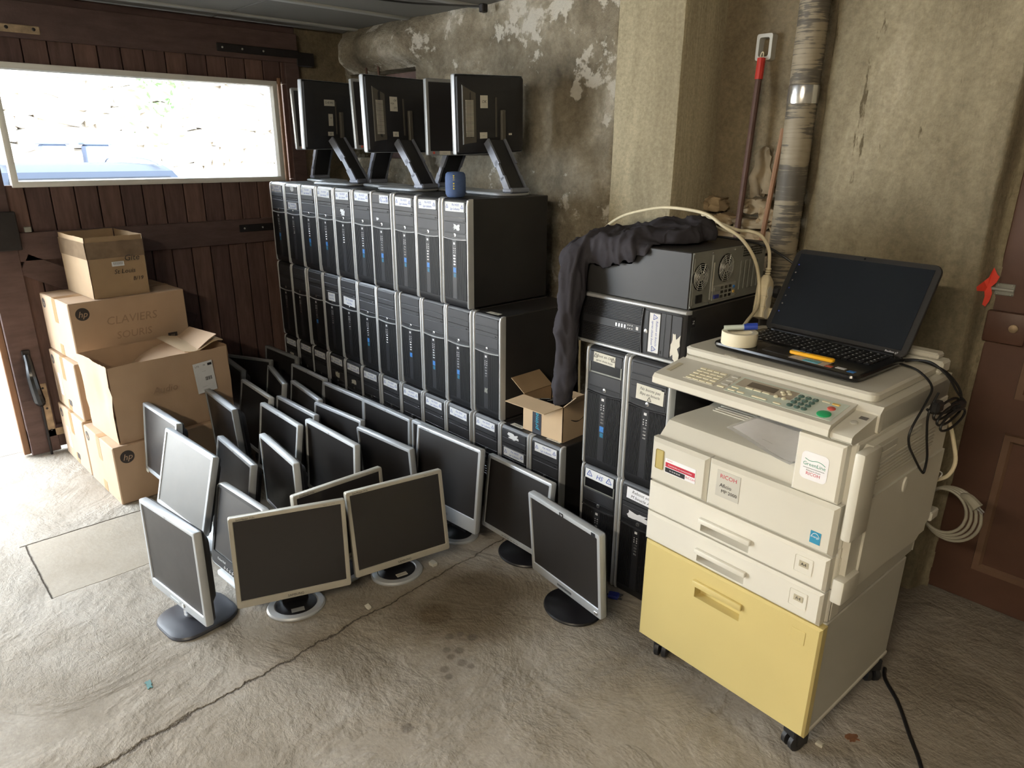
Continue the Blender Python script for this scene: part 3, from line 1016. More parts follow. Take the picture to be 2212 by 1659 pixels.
def tower(label, loc=None, M=None, group=None, intel=True, win=True, open_bay=False, tone=0):
    t = thing('desktop_tower', label, 'computer', loc or (0, 0, 0), 0, group, M)
    f = -0.006
    P = TP
    obj('case', P['case'], 'black_metal', t)
    obj('bezel', P['bezel'], 'black_plastic', t)
    obj('side_trim', P['trim_l'], 'trim_silver', t, 'silver edge trim')
    obj('side_trim', P['trim_r'], 'trim_silver', t, 'silver edge trim')
    obj('bay_cover', P['bay_top'], 'bay_grey', t)
    if open_bay:
        mb = MB().box((-.07, f - .0025, .357), (-.066, f, .396)).box((.066, f - .0025, .357), (.07, f, .396)).box((-.066, f - .0005, .357), (.066, f - .0002, .362))
        mb.build('open_bay', MATS['zinc'], t, 0, 'empty drive bay showing bare metal')
        MB().box((-.066, f - .001, .362), (.066, f - .0006, .396)).build('bay_cavity', MATS['black_gloss'], t, 0)
    else:
        d = obj('optical_drive', P['drive'], 'bay_grey', t)
        obj('tray_slot', P['drive_lip'], 'black_gloss', d)
        obj('eject_button', P['drive_button'], 'black_gloss', d)
    obj('bay_cover', P['bay_mid'], 'bay_grey', t)
    obj('badge_strip', P['bay_low'], 'black_plastic', t)
    obj('lip', P['lip'], 'trim_silver' if tone == 0 else 'bay_grey', t)
    obj('grille', P['grille_l'], 'grille_black', t)
    obj('grille', P['grille_r'], 'grille_black', t)
    s = obj('port_strip', P['strip'], 'port_strip', t)
    obj('port_icon', P['icons'], 'icon_white', s)
    for z in (.2145, .2025, .1905, .1785):
        u = obj('usb_port', P['usb'], 'chrome', s)
        u.location = (0, 0, z)
    b = obj('badge', P['badge'], 'chrome', t, 'round silver maker badge')
    obj('print', P['badge_print'], 'ink_black', b)
    if intel:
        o = obj('processor_sticker', P['s_intel'], 'intel_blue', t, 'small blue sticker')
        o.location = (0, f - .0042, .147)
    if win:
        o = obj('licence_sticker', P['s_win'], 'windows_teal', t, 'small teal sticker')
        o.location = (0, f - .0042, .127)
    obj('feet', P['foot'], 'black_plastic', t)
    return t


FS = -0.0077   # face of the bay covers


def note(t, dx=0.0, z=.416, w=.118, h=.036, rot=0.0, mat_='paper_label', kind=0):
    M = faceM('front', (dx, FS - .0003, z)) @ Matrix.Rotation(rot, 4, 'Z')
    if kind == 0:
        lines = [('Pat HDD', .0125, .006, .008), ('Lgs Lubuntu', .0125, .002, -.008)]
        tri = ((-w / 2 + .012, 0, .009), (w / 2 - .012, 0, .009))
    else:
        lines, tri = kind
    return sticker(t, 'paper_label', M, w, h, MATS[mat_], lines, MATS['ink_blue'], 0.3, tri, label='white paper label with handwriting')


ORD = ['first', 'second', 'third', 'fourth', 'fifth', 'sixth', 'seventh', 'eighth', 'ninth', 'tenth', 'eleventh', 'twelfth', 'thirteenth']
PITCH = 0.1795
rnd = random.Random(11)
# top row: ten towers, each with a white label across the top bay
for k in range(10):
    gap = 0.004 if k >= 7 else 0
    t = tower('black tower computer, %s from the garage door in the top row of the tall stack' % ORD[k],
              (PITCH * (k + .5) + gap * .5, rnd.uniform(-.004, .004), 0.900), group='towers in the top row', intel=k not in (1, 4), win=k not in (1, 4))
    if k == 1:
        torn(t, 'torn_label', faceM('front', (.01, FS - .0003, .42)), .05, .03, MATS['paper_label'], 5)
        note(t, 0, .33, .10, .036)
    elif k == 6:
        note(t, .03, .416, .075, .036)
        torn(t, 'torn_label', faceM('front', (-.03, FS - .0003, .325)), .03, .016, MATS['paper_label'], 9)
    else:
        note(t, rnd.uniform(-.006, .006), .416 + rnd.uniform(-.004, .002), .122, .038, rnd.uniform(-.02, .02))
    if k == 4:
        torn(t, 'torn_label', faceM('front', (0, FS - .0003, .332)), .06, .04, MATS['paper_label'], 3)
    if k == 9:
        torn(t, 'torn_label', faceM('front', (.012, FS - .0003, .334)), .055, .032, MATS['paper_label'], 21)
# middle row: eleven
for k in range(11):
    t = tower('black tower computer, %s from the garage door in the middle row of the tall stack' % ORD[k],
              (PITCH * (k + .5) + (0.004 if k >= 7 else 0), (0.012 if k >= 7 else 0) + rnd.uniform(-.004, .004), 0.450), group='towers in the middle row',
              intel=k in (2, 5, 7, 8, 9), win=k in (5, 8, 9))
    if k == 3:
        note(t, 0, .325, .072, .044, 0.02, kind=([('Pat HDD', .012, 0, .009), ('Linux Mint', .012, 0, -.009)], ()))
    if k == 4:
        note(t, .006, .328, .112, .042, -.04, kind=([('32b  Pat HDD', .012, 0, .009), ('Linux Mint', .012, 0, -.009)], ()))
    if k == 10:
        torn(t, 'scratched_sticker', faceM('front', (-.002, -.0098, .118)), .026, .03, MATS['zinc'], 31)
# bottom row: thirteen
for k in range(13):
    t = tower('black tower computer, %s from the garage door in the bottom row of the tall stack' % ORD[k],
              (PITCH * (k + .5) + (0.006 if k >= 7 else 0), rnd.uniform(-.004, .004) + (0.006 if k > 9 else 0), 0.0), group='towers in the bottom row', intel=k % 3 == 0, win=k % 3 == 0, tone=1)
    if k == 11:
        torn(t, 'torn_label', faceM('front', (-.004, FS - .0003, .412)), .085, .036, MATS['paper_label'], 44)
        note(t, 0, .334, .12, .036)
    else:
        note(t, rnd.uniform(-.004, .004), .414, .12, .036, rnd.uniform(-.02, .02))
    if k in (0, 3, 4):
        torn(t, 'torn_label', faceM('front', (0, FS - .0003, .335)), .06, .04, MATS['paper_cream'], 50 + k)
# type plates lying on the tops of two exposed towers
# right-hand stack: two by two standing
RX = 2.466
tA = tower('black tower computer labelled HS, below in the four-tower block beside the copier', (RX + .0885, -.026, 0.0), group='towers beside the copier', intel=False, win=False, open_bay=True, tone=1)
note(tA, 0, .416, .13, .036, -.02, kind=([('HS', .026, 0, -.002)], ((-.045, 0, .014), (.045, 0, .014))))
tB = tower('black tower computer half hidden by the copier, below, with two white labels', (RX + .0885 + .1805, -.026, 0.0), group='towers beside the copier', intel=False, win=False, tone=1)
sticker(tB, 'paper_label', faceM('front', (0.004, FS - .0003, .408)) @ Matrix.Rotation(-.03, 4, 'Z'), .115, .042, MATS['paper_white'],
        [('Reboot en', .017, 0, .009), ('M boucle A', .017, 0, -.010)], MATS['ink_black'], .3)
torn(tB, 'torn_label', faceM('front', (0, FS - .0003, .33)), .12, .036, MATS['paper_white'], 61)
tC = tower('black tower computer with an empty drive bay, above in the four-tower block beside the copier', (RX + .004 + .0885, -.030, 0.450), group='towers beside the copier', open_bay=True, tone=1)
sticker(tC, 'paper_label', faceM('front', (-.006, FS - .0003, .414)) @ Matrix.Rotation(-.03, 4, 'Z'), .094, .036, MATS['paper_cream'],
        [('Boot en OK', .0135, 0, .007), ('apres choix boot', .0105, 0, -.009)], MATS['ink_black'], .3, ((-.038, .004, .009), (.038, .004, .009)))
tD = tower('black tower computer labelled Ne boote pas, above and nearest the copier', (RX + .004 + .0885 + .1815, -.030, 0.450), group='towers beside the copier', intel=False, win=False, tone=1)
sticker(tD, 'paper_label', faceM('front', (0.008, FS - .0003, .338)) @ Matrix.Rotation(-.02, 4, 'Z'), .108, .052, MATS['paper_cream'],
        [('Ne boote pas', .0145, 0, .013), ('Bips en boucle', .0135, 0, -.003)], MATS['ink_black'], .3, ((0, -.018, .009),))
# tower lying on its side, grille to the left
ML = Matrix(((0, 0, 1, 2.397), (0, 1, 0, -.008), (-1, 0, 0, 0.8985 + .0885), (0, 0, 0, 1)))
tE = tower('black tower computer lying on its side under another, showing its ribbed front', M=ML, group='towers lying flat', intel=False, win=False, tone=1)
sticker(tE, 'paper_label', faceM('front', (0, FS - .0003, .334)), .128, .04, MATS['paper_label'],
        [('Reboot en boucle', .0115, 0, .009), ('apres choix boot', .0115, 0, -.007)], MATS['ink_blue'], .3, ((-.052, 0, .010), (.052, 0, .010)))
torn(tE, 'torn_label', faceM('front', (.03, FS - .0003, .415)), .12, .045, MATS['paper_cream'], 71)
sticker(tE, 'certification_plate', Matrix.Translation((-.05, .03, TH + .001)), .03, .022, MATS['ink_black'], [('N', .016, 0, 0)], MATS['icon_white'], 0)
sticker(tE, 'serial_plate', Matrix.Translation((.045, .045, TH + .001)) @ Matrix.Rotation(pi / 2, 4, 'Z'), .07, .022, MATS['paper_cream'], [('|||| ||| || ||||', .012, 0, 0)], MATS['ink_black'], 0)
# topmost tower, lying flat and turned so its rear shows
MU = Matrix(((0, 1, 0, 2.388), (0, 0, -1, 0.444), (-1, 0, 0, 1.0765 + .0885), (0, 0, 0, 1)))
tF = tower('black tower computer lying topmost on the pile, its rear fans and ports showing', M=MU, group='towers lying flat', intel=False, win=False)


def rear(a, b_, d=0.0):          # a along the rear from the copier-side end, b_ up; local coordinates of the turned tower
    return Vector((.0885 - b_, TD + d, TH - a))


def rbox(a0, a1, b0, b1, d0, d1, bev=0):
    p, q = rear(a0, b0, d0), rear(a1, b1, d1)
    lo = [min(p[i], q[i]) for i in range(3)]
    hi = [max(p[i], q[i]) for i in range(3)]
    return MB().box(lo, hi, bev)


rp = rbox(.004, .444, .004, .174, -.001, .002).build('rear_panel', MATS['zinc'], tF, label='bare metal rear panel')
rbox(.012, .105, .012, .158, .002, .004, .001).build('power_supply', MATS['zinc'], tF)


def fan(ca, cb, r, name):
    M0 = Matrix(((0, -1, 0, 0), (0, 0, 1, 0), (-1, 0, 0, 0), (0, 0, 0, 1)))   # a -> -z, b -> -x, normal -> +y
    M0.translation = rear(ca, cb, .0045)
    back = MB().lathe([(r * 1.02, -.003), (r * 1.02, -.0005)], 24, M0).build(name, MATS['black_gloss'], tF)
    mb = MB()
    for q in (.28, .46, .62, .78, .92):
        pts = [(r * q * cos(2 * pi * i / 24), r * q * sin(2 * pi * i / 24), .001) for i in range(25)]
        mb.tube(pts, .0013, 5, M0, 1)
    for i in range(8):
        a_ = 2 * pi * i / 8
        mb.tube([(r * .28 * cos(a_), r * .28 * sin(a_), .001), (r * 1.0 * cos(a_ + .35), r * 1.0 * sin(a_ + .35), .001)], .0013, 5, M0, 1)
    mb.lathe([(r * .27, 0), (r * .27, .0015)], 16, M0)
    mb.build('fan_guard', MATS['steel'], back)


fan(.052, .098, .042, 'power_fan')
fan(.195, .112, .044, 'case_fan')
rbox(.030, .065, .018, .044, .004, .007, .001).build('power_socket', MATS['black_plastic'], tF)
rbox(.110, .114, .02, .16, .002, .006).build('rear_rib', MATS['steel'], tF)
rbox(.122, .127, .045, .135, .002, .004).build('serial_strip', MATS['paper_cream'], tF)
io = rbox(.125, .262, .014, .062, .002, .005).build('port_plate', MATS['steel'], tF, label='pale port plate')
rbox(.130, .158, .020, .032, .005, .010, .001).build('video_port', MATS['plug_blue'], io)
rbox(.130, .165, .044, .056, .005, .008, .001).build('serial_port', MATS['zinc'], io)
for a0 in (.172, .196, .220):
    for b0 in (.018, .032, .046):
        rbox(a0, a0 + .014, b0, b0 + .009, .005, .0065).build('port', MATS['black_gloss'], io)
for b0, mm in ((.030, 'key_amber'), (.046, 'intel_blue')):
    MB().lathe([(.005, 0), (.005, .003)], 10, faceM('back', rear(.25, b0, .005))).build('audio_jack', MATS[mm], io)
for i in range(5):
    rbox(.285 + i * .028, .303 + i * .028, .03, .125, .002, .0045, .001).build('slot_cover', MATS['zinc'], tF)
mb = MB()
for i in range(12):
    for j in range(4):
        p = rear(.300 + i * .0105, .140 + j * .008, .0022)
        mb.box((p.x - .0026, p.y, p.z - .0032), (p.x + .0026, p.y + .0006, p.z + .0032))
o = mb.build('vent_hole', MATS['black_gloss'], tF, 0)
o['kind'] = 'stuff'
for (a0, b0) in ((.008, .17), (.008, .01), (.108, .165), (.108, .01), (.28, .17), (.27, .02), (.24, .165), (.43, .17)):
    MB().lathe([(.004, 0), (.004, .002), (.002, .003)], 8, faceM('back', rear(a0, b0, .002))).build('screw', MATS['chrome'], tF)

# ================================================================== MONITORS
MON = {
 "M1": [1.7948, -1.2859, 0.2487, 0.118, 0.0291, 0.0403, 1.0516, 0.372, 0.315], "M2": [0.966, -1.052, 0.311, 0.0504, 0.1088, 0.0065, 1.003, 0.372, 0.315],
 "M3": [1.345, -1.086, 0.306, 0.1344, 0.2342, -0.0551, 1.014, 0.372, 0.315], "M4": [0.942, -0.771, 0.309, -0.0392, -0.054, -0.0032, 0.96, 0.372, 0.315],
 "M5": [1.3939, -0.9269, 0.2437, -0.039, 0.1755, -0.0043, 1.006, 0.372, 0.315], "M6": [1.71, -1.040, 0.201, 0.0783, 0.2119, 0.0125, 0.94, 0.38, 0.34],
 "M7": [0.2143, -0.4526, 0.2425, -0.0876, 0.12, 0.0, 1.0, 0.372, 0.315], "M8": [0.120, -0.318, 0.236, 0.4712, 0.14, 0, 0.92, 0.372, 0.315],
 "M9": [0.185, -0.142, 0.2416, 0.0415, 0.0919, 0.004, 0.9954, 0.372, 0.315], "M10": [0.6388, -0.2099, 0.242, -0.0044, 0.1201, 0.0016, 0.9975, 0.372, 0.315],
 "M11": [0.5679, -0.3638, 0.2422, -0.2299, 0.137, 0.0009, 0.9983, 0.372, 0.315], "M12": [0.7207, -0.5439, 0.2423, -0.0427, 0.1742, -0.0005, 0.9991, 0.372, 0.315],
 "M13": [0.9019, -0.3645, 0.2416, -0.1094, 0.1203, 0.003, 0.9951, 0.372, 0.315], "M14": [1.0775, -0.4997, 0.2412, 0.0211, 0.1204, 0.0039, 0.993, 0.372, 0.315],
 "M15": [1.1469, -0.6167, 0.2457, 0.0053, 0.1426, -0.0095, 1.0162, 0.372, 0.315], "M16": [1.4963, -0.7719, 0.2436, -0.0789, -0.0007, -0.0004, 1.0057, 0.372, 0.315],
 "M17": [1.5101, -0.5501, 0.2505, 0.0482, 0.0452, -0.0162, 1.0397, 0.372, 0.315], "M18": [1.275, -0.3904, 0.2404, 0.0843, 0.1206, 0.0055, 0.9889, 0.372, 0.315],
 "M19": [1.0447, -0.2176, 0.2417, 0.0429, 0.0432, 0.0053, 0.9957, 0.372, 0.315], "M20": [1.4112, -0.206, 0.2425, 0.0284, 0.0475, 0.0031, 1.0001, 0.372, 0.315],
 "M21": [1.6826, -0.3839, 0.2407, 0.0676, -0.0604, 0.0115, 0.9906, 0.372, 0.315], "M22": [1.785, -0.185, 0.243, 0.03, 0.03, 0, 1.0, 0.372, 0.315],
 "M23": [1.9607, -0.2803, 0.2774, 0.0671, 0.0964, -0.0049, 0.988, 0.385, 0.36], "M24": [2.081, -0.5815, 0.2429, 1.3926, 0.1815, -0.0058, 1.0103, 0.372, 0.315],
 "M25": [1.9356, -0.728, 0.2421, 1.6209, 0.1139, -0.029, 0.998, 0.372, 0.315], "M26": [2.0135, -0.9699, 0.2455, 1.2444, 0.1333, -0.0208, 1.0089, 0.372, 0.315],
 "M27": [2.2589, -0.1746, 0.2344, -0.0302, 0.1257, 0.0142, 0.9837, 0.372, 0.315], "M28": [2.6198, -0.2883, 0.2394, -0.1385, -0.0643, 0.0243, 1.016, 0.372, 0.315],
 "T6": [1.5739, 0.3077, 1.6798, 1.5251, -0.0297, 0.0404, 1.0001, 0.375, 0.318], "T4": [1.0886, 0.1617, 1.6838, 1.6964, 0.0231, 0.0058, 0.9995, 0.39, 0.3307],
 "T2": [0.4917, 0.1458, 1.697, 1.8757, -0.0403, 0.0175, 1.0044, 0.39, 0.3307], "T5": [1.3808, 0.318, 1.6693, 1.3902, 0.0181, 0.0017, 1.0042, 0.375, 0.318],
 "T3": [0.8951, 0.241, 1.694, 1.4046, 0.0528, 0.0136, 1.0029, 0.375, 0.318], "T1": [0.25, 0.2556, 1.6859, 1.3955, 0.0261, 0.0096, 0.9982, 0.375, 0.318]}


def panel(root, M, w, h, style, frame='mon_silver', back='mon_back', slim=False, screen='screen'):
    """screen housing in the plane of M (front faces -y of M); returns the bezel part"""
    side = .0155 if not style == 'bell' else .020
    top = side if style != 'hpold' else .018
    bot = {'sam': .026, 'samtall': .062, 'hp': .019, 'hpold': .036, 'bell': .052, 'thin': .017, 'bar': .034, 'tall': .020}.get(style, .02)
    d = .026
    iw, ih = w - 2 * side, h - top - bot
    icz = (bot - top) / 2
    r = .007 if style != 'bell' else .03

    def lp(ww, hh, y, rr, cz=0.0):
        return [(x, y, z) for x, z in rrect(ww, hh, rr, 3, 0, cz)]

    ls = [lp(w - .004, h - .004, d, r), lp(w, h, d - .004, r), lp(w, h, .005, r), lp(w - .003, h - .003, .0012, r), lp(w - .009, h - .009, 0, r),
          lp(iw + .004, ih + .004, 0.0004, .003, icz), lp(iw, ih, .004, .002, icz)]
    mb = MB().loops(ls, M)
    bz = mb.build('bezel', MATS[frame], root, 0.5)
    if style == 'bell':
        MB().loops([lp(w - .012, h - .012, -.0008, r - .004), lp(iw + .003, ih + .003, -.0004, .003, icz), lp(iw, ih, .003, .002, icz)], M).build('inner_bezel', MATS['black_plastic'], root, 0.5)
    MB().add([(-iw / 2, .0038, icz - ih / 2), (iw / 2, .0038, icz - ih / 2), (iw / 2, .0038, icz + ih / 2), (-iw / 2, .0038, icz + ih / 2)], [(0, 1, 2, 3)], M).build('screen', MATS[screen], root, 0, label='blank dark matte screen' if screen == 'screen' else 'blank matte screen with doorway glare painted pale grey')
    bd = .034 if slim else .05
    ls = [lp(w - .008, h - .008, d - .002, r), lp(w - .016, h - .016, d + .010, r + .004), lp(w * .80, h * .76, d + .022, .02), lp(w * .74, h * .68, d + bd - .01, .02), lp(w * .68, h * .62, d + bd - .006, .018)]
    MB().loops(ls, M, cap1=True).build('back_cover', MATS[back], root, 0.5)
    return bz, iw, ih, icz, side, top, bot


def monitor(key, label, style, frame='mon_silver', base='disc_black', group='monitors standing on the floor', marks=()):
    cx, cy, cz, yaw, pitch, roll, s, w, h = MON[key]
    w, h = w * s, h * s
    n = Vector((sin(yaw), -cos(yaw), 0))
    off = .055
    loc = Vector((cx, cy, 0)) - n * off
    t = thing('monitor', label, 'monitor', loc, yaw, group)
    M = Matrix.Translation((0, -off, cz)) @ Matrix.Rotation(-pitch, 4, 'X') @ Matrix.Rotation(-roll, 4, 'Y')
    bz, iw, ih, icz, side, top, bot = panel(t, M, w, h, style, frame, screen='screen_glare' if key == 'M3' else 'screen')
    zb = cz - h / 2
    # neck
    nm = 'base_black' if 'black' in base or 'ring' in base else 'mon_white'
    if base == 'slate':
        nm = 'base_slate'
    a = M @ Vector((0, .052, -h * .22))
    if base == 'slate':
        mb = MB()
        for k in range(5):
            mb.lathe([(.030, .022 + k * .012), (.036, .028 + k * .012), (.030, .034 + k * .012)], 18, Matrix.Translation((0, -.005, 0)))
        mb.box((-.03, -.01, .08), (.03, .04, cz), .006)
    else:
        mb = MB().loops([[(-.045, .012, .008), (.045, .012, .008), (.045, .06, .008), (-.045, .06, .008)],
                         [(-.040, .018, zb), (.040, .018, zb), (.040, .05, zb), (-.040, .05, zb)],
                         [(-.045, a.y - .02, a.z), (.045, a.y - .02, a.z), (.045, a.y + .012, a.z), (-.045, a.y + .012, a.z)]], cap0=True, cap1=True)
    mb.build('neck', MATS[nm], t)
    # base
    if base == 'ring':
        MB().lathe([(.092, 0), (.093, .006), (.088, .011), (.070, .013), (.066, .010)], 36, sx=1.08, sy=.95, cap=False).build('base_ring', MATS['mon_silver'], t, label='silver rim of the round foot')
        MB().lathe([(.067, 0), (.067, .010), (.06, .012), (.02, .016)], 36, sx=1.08, sy=.95).build('base', MATS['base_black'], t)
    elif base == 'disc_black':
        MB().lathe([(.098, 0), (.1, .005), (.097, .010), (.06, .016), (.045, .022)], 36, sx=1.12, sy=1.0).build('base', MATS['base_black'], t)
    elif base == 'small_black':
        MB().lathe([(.098, 0), (.1, .005), (.097, .010), (.06, .016), (.045, .022)], 28, sx=1.1, sy=.55).build('base', MATS['base_black'], t)
    elif base == 'slate':
        ls = [[(x, y, z) for x, y in rrect(.215 - i, .235 - i, .07, 6)] for z, i in ((0, .002), (.006, 0), (.012, .006), (.016, .03))]
        MB().loops(ls, cap0=True, cap1=True).build('base', MATS['base_slate'], t)
    elif base == 'slab':
        MB().box((-.13, -.09, 0), (.13, .10, .022), .006, seg=2).build('base', MATS['mon_white'], t)
    elif base == 'box':
        MB().box((-.09, -.10, 0), (.09, .10, .018), .008, seg=2).build('base', MATS['mon_silver'], t)
    F = M @ faceM('front', (0, -.0006, 0))
    if style in ('sam', 'samtall'):
        lettering(bz, 'maker_name', F @ Matrix.Translation((0, -h / 2 + bot * .45, 0)), [('SAMSUNG', .0115, 0, 0)], MATS['ink_black'])
        lettering(bz, 'model_name', F @ Matrix.Translation((-w / 2 + .052, h / 2 - .0085, 0)), [('SyncMaster 713n', .0085, 0, 0)], MATS['ink_black'], .2)
        lettering(bz, 'dial_marks', F @ Matrix.Translation((w / 2 - .055, h / 2 - .0085, 0)), [('MENU   o   AUTO', .005, 0, 0)], MATS['ink_grey'])
    if style == 'hpold':
        MB().box((-.010, -.0065, 0), (.010, .0065, .0008), .0, F @ Matrix.Translation((0, h / 2 - .0095, 0))).build('badge', MATS['ink_black'], bz)
        lettering(bz, 'badge_print', F @ Matrix.Translation((0, h / 2 - .0095, .0012)), [('hp', .011, 0, 0)], MATS['icon_white'], .2)
        MB().box((-.009, -.006, 0), (.009, .006, .0008), .0, F @ Matrix.Translation((w / 2 - .03, h / 2 - .0095, 0))).build('port_badge', MATS['ink_black'], bz)
        MB().box((-.038, -.0035, 0), (.038, -.0015, .0008), 0, F @ Matrix.Translation((0, -h / 2 + .018, 0))).box((-.038, .0015, 0), (.038, .0035, .0008), 0, F @ Matrix.Translation((0, -h / 2 + .018, 0))).build('button_slot', MATS['ink_black'], bz)
        MB().box((-.008, -.006, 0), (.008, .006, .002), .001, F @ Matrix.Translation((w / 2 - .025, -h / 2 + .016, 0))).build('power_button', MATS['chrome'], bz)
    if style in ('hp', 'bar'):
        lettering(bz, 'badge_print', F @ Matrix.Translation((0, h / 2 - .008, 0)), [('hp', .011, 0, 0)], MATS['ink_grey'], .2)
    if style == 'bar':
        MB().box((-.045, -.0035, 0), (.02, .0005, .0015), .0, F @ Matrix.Translation((0, -h / 2 + .020, 0))).build('menu_buttons', MATS['mon_white'], bz)
        MB().lathe([(.008, 0), (.007, .003)], 14, F @ Matrix.Translation((.045, -h / 2 + .018, 0))).build('power_button', MATS['mon_white'], bz)
    if style == 'tall':
        for i in range(6):
            MB().box((-.006, -.002, 0), (.006, .002, .0015), .0005, F @ Matrix.Translation((-.05 + i * .017, -h / 2 + .009, 0))).build('menu_button', MATS['mon_dull'], bz)
    if style == 'bell':
        lettering(bz, 'maker_name', F @ Matrix.Translation((-.09, -h / 2 + .034, .0012)), [('Packard Bell', .0125, 0, 0)], MATS['icon_white'])
        for i in range(5):
            MB().lathe([(.006, 0), (.005, .003)], 12, F @ Matrix.Translation((-.06 + i * .02, -h / 2 + .018, .0008))).build('menu_button', MATS['chrome'], bz)
    for (kind, dx, dz) in marks:
        if kind == 'barcode':
            sticker(t, 'barcode_label', Matrix.Translation((dx, dz, .0155)), .042, .02, MATS['paper_cream'], [('|||||||||||', .014, 0, 0)], MATS['ink_black'], 0)
        if kind == 'tag':
            sticker(t, 'asset_tag', Matrix.Translation((dx, dz, .0155)), .044, .022, MATS['mon_dull'])
        if kind == 'corner':
            sticker(t, 'corner_label', F @ Matrix.Translation((dx, dz, .0005)), .03, .014, MATS['paper_cream'])
    return t


monitor('M1', 'silver monitor on a flat slate foot, at the front corner nearest the doorway', 'bar', 'mon_silver', 'slate')
monitor('M2', 'silver monitor with a pale glare on its screen, closest to the cardboard boxes', 'hp', 'mon_silver', 'small_black', marks=(('corner', -.16, -.155),))
monitor('M3', 'silver monitor with doorway glare coloured into its pale grey screen, behind the slate-footed one', 'thin', 'mon_silver', 'box')
monitor('M4', 'thin dark-edged monitor right in front of the shipping label of the open box', 'thin', 'mon_dull', 'small_black')
monitor('M5', 'silver monitor just to the side of the pale grey screen, second row', 'hp', 'mon_silver', 'small_black')
monitor('M6', 'black monitor with rounded white rim and white foot, between the front silver ones', 'bell', 'mon_white', 'slab')
monitor('M7', 'dull silver monitor half hidden behind the open cardboard box', 'thin', 'mon_dull', 'small_black')
monitor('M8', 'dark monitor turned towards the copier, by the garage door in the far corner', 'thin', 'mon_dull', 'small_black')
monitor('M9', 'thin silver-edged monitor farthest back, against the first towers by the garage door', 'thin', 'mon_dull', 'small_black')
monitor('M10', 'silver monitor against the towers, second from the door in the rearmost row', 'hp', 'mon_silver', 'small_black')
monitor('M11', 'silver monitor set at a sharp slant in the rear rows', 'thin', 'mon_silver', 'small_black')
monitor('M12', 'monitor with a broad pale top edge, beside the open cardboard box', 'hp', 'mon_white', 'small_black')
monitor('M13', 'silver monitor slanting in front of the second rearmost one', 'thin', 'mon_silver', 'small_black')
monitor('M14', 'silver monitor in the third row, behind the white-framed one', 'thin', 'mon_silver', 'small_black')
monitor('M15', 'white-framed monitor with badge on its top edge, middle of the crowd', 'hp', 'mon_white', 'small_black')
monitor('M16', 'narrow-looking silver monitor with a bright top edge, turned away in the middle', 'thin', 'mon_white', 'small_black')
monitor('M17', 'large white-edged monitor with badge behind the rolled group of front screens', 'hp', 'mon_white', 'small_black')
monitor('M18', 'silver monitor in the second row from the towers, centre of the group', 'thin', 'mon_silver', 'small_black')
monitor('M19', 'silver monitor against the towers, third from the door in the rearmost row', 'hp', 'mon_silver', 'small_black')
monitor('M20', 'silver monitor against the towers, fourth from the door in the rearmost row', 'hp', 'mon_silver', 'small_black')
monitor('M21', 'silver monitor between the large white-edged one and the tall silver-footed one', 'thin', 'mon_silver', 'small_black')
monitor('M22', 'silver monitor mostly hidden behind the tall monitor with the silver foot', 'thin', 'mon_silver', 'small_black')
monitor('M23', 'tall silver monitor with a deep chin on a silver-rimmed round foot', 'samtall', 'mon_silver', 'ring')
monitor('M24', 'warm silver monitor facing out, its silver-rimmed foot carrying a barcode label', 'sam', 'mon_warm', 'ring', marks=(('barcode', .0, -.045),))
monitor('M25', 'warm silver monitor tucked behind the two front-facing ones', 'sam', 'mon_warm', 'ring')
monitor('M26', 'warm silver monitor facing out in front, blank grey tag on its round foot', 'sam', 'mon_warm', 'ring', marks=(('tag', .0, -.045),))
monitor('M27', 'silver monitor on a plain black round foot, in front of the end towers', 'tall', 'mon_silver', 'disc_black')
monitor('M28', 'silver monitor with a black square badge, standing alone nearest the copier', 'hpold', 'mon_silver', 'disc_black')

# ---- six monitors on adjustable arms on top of the tall stack


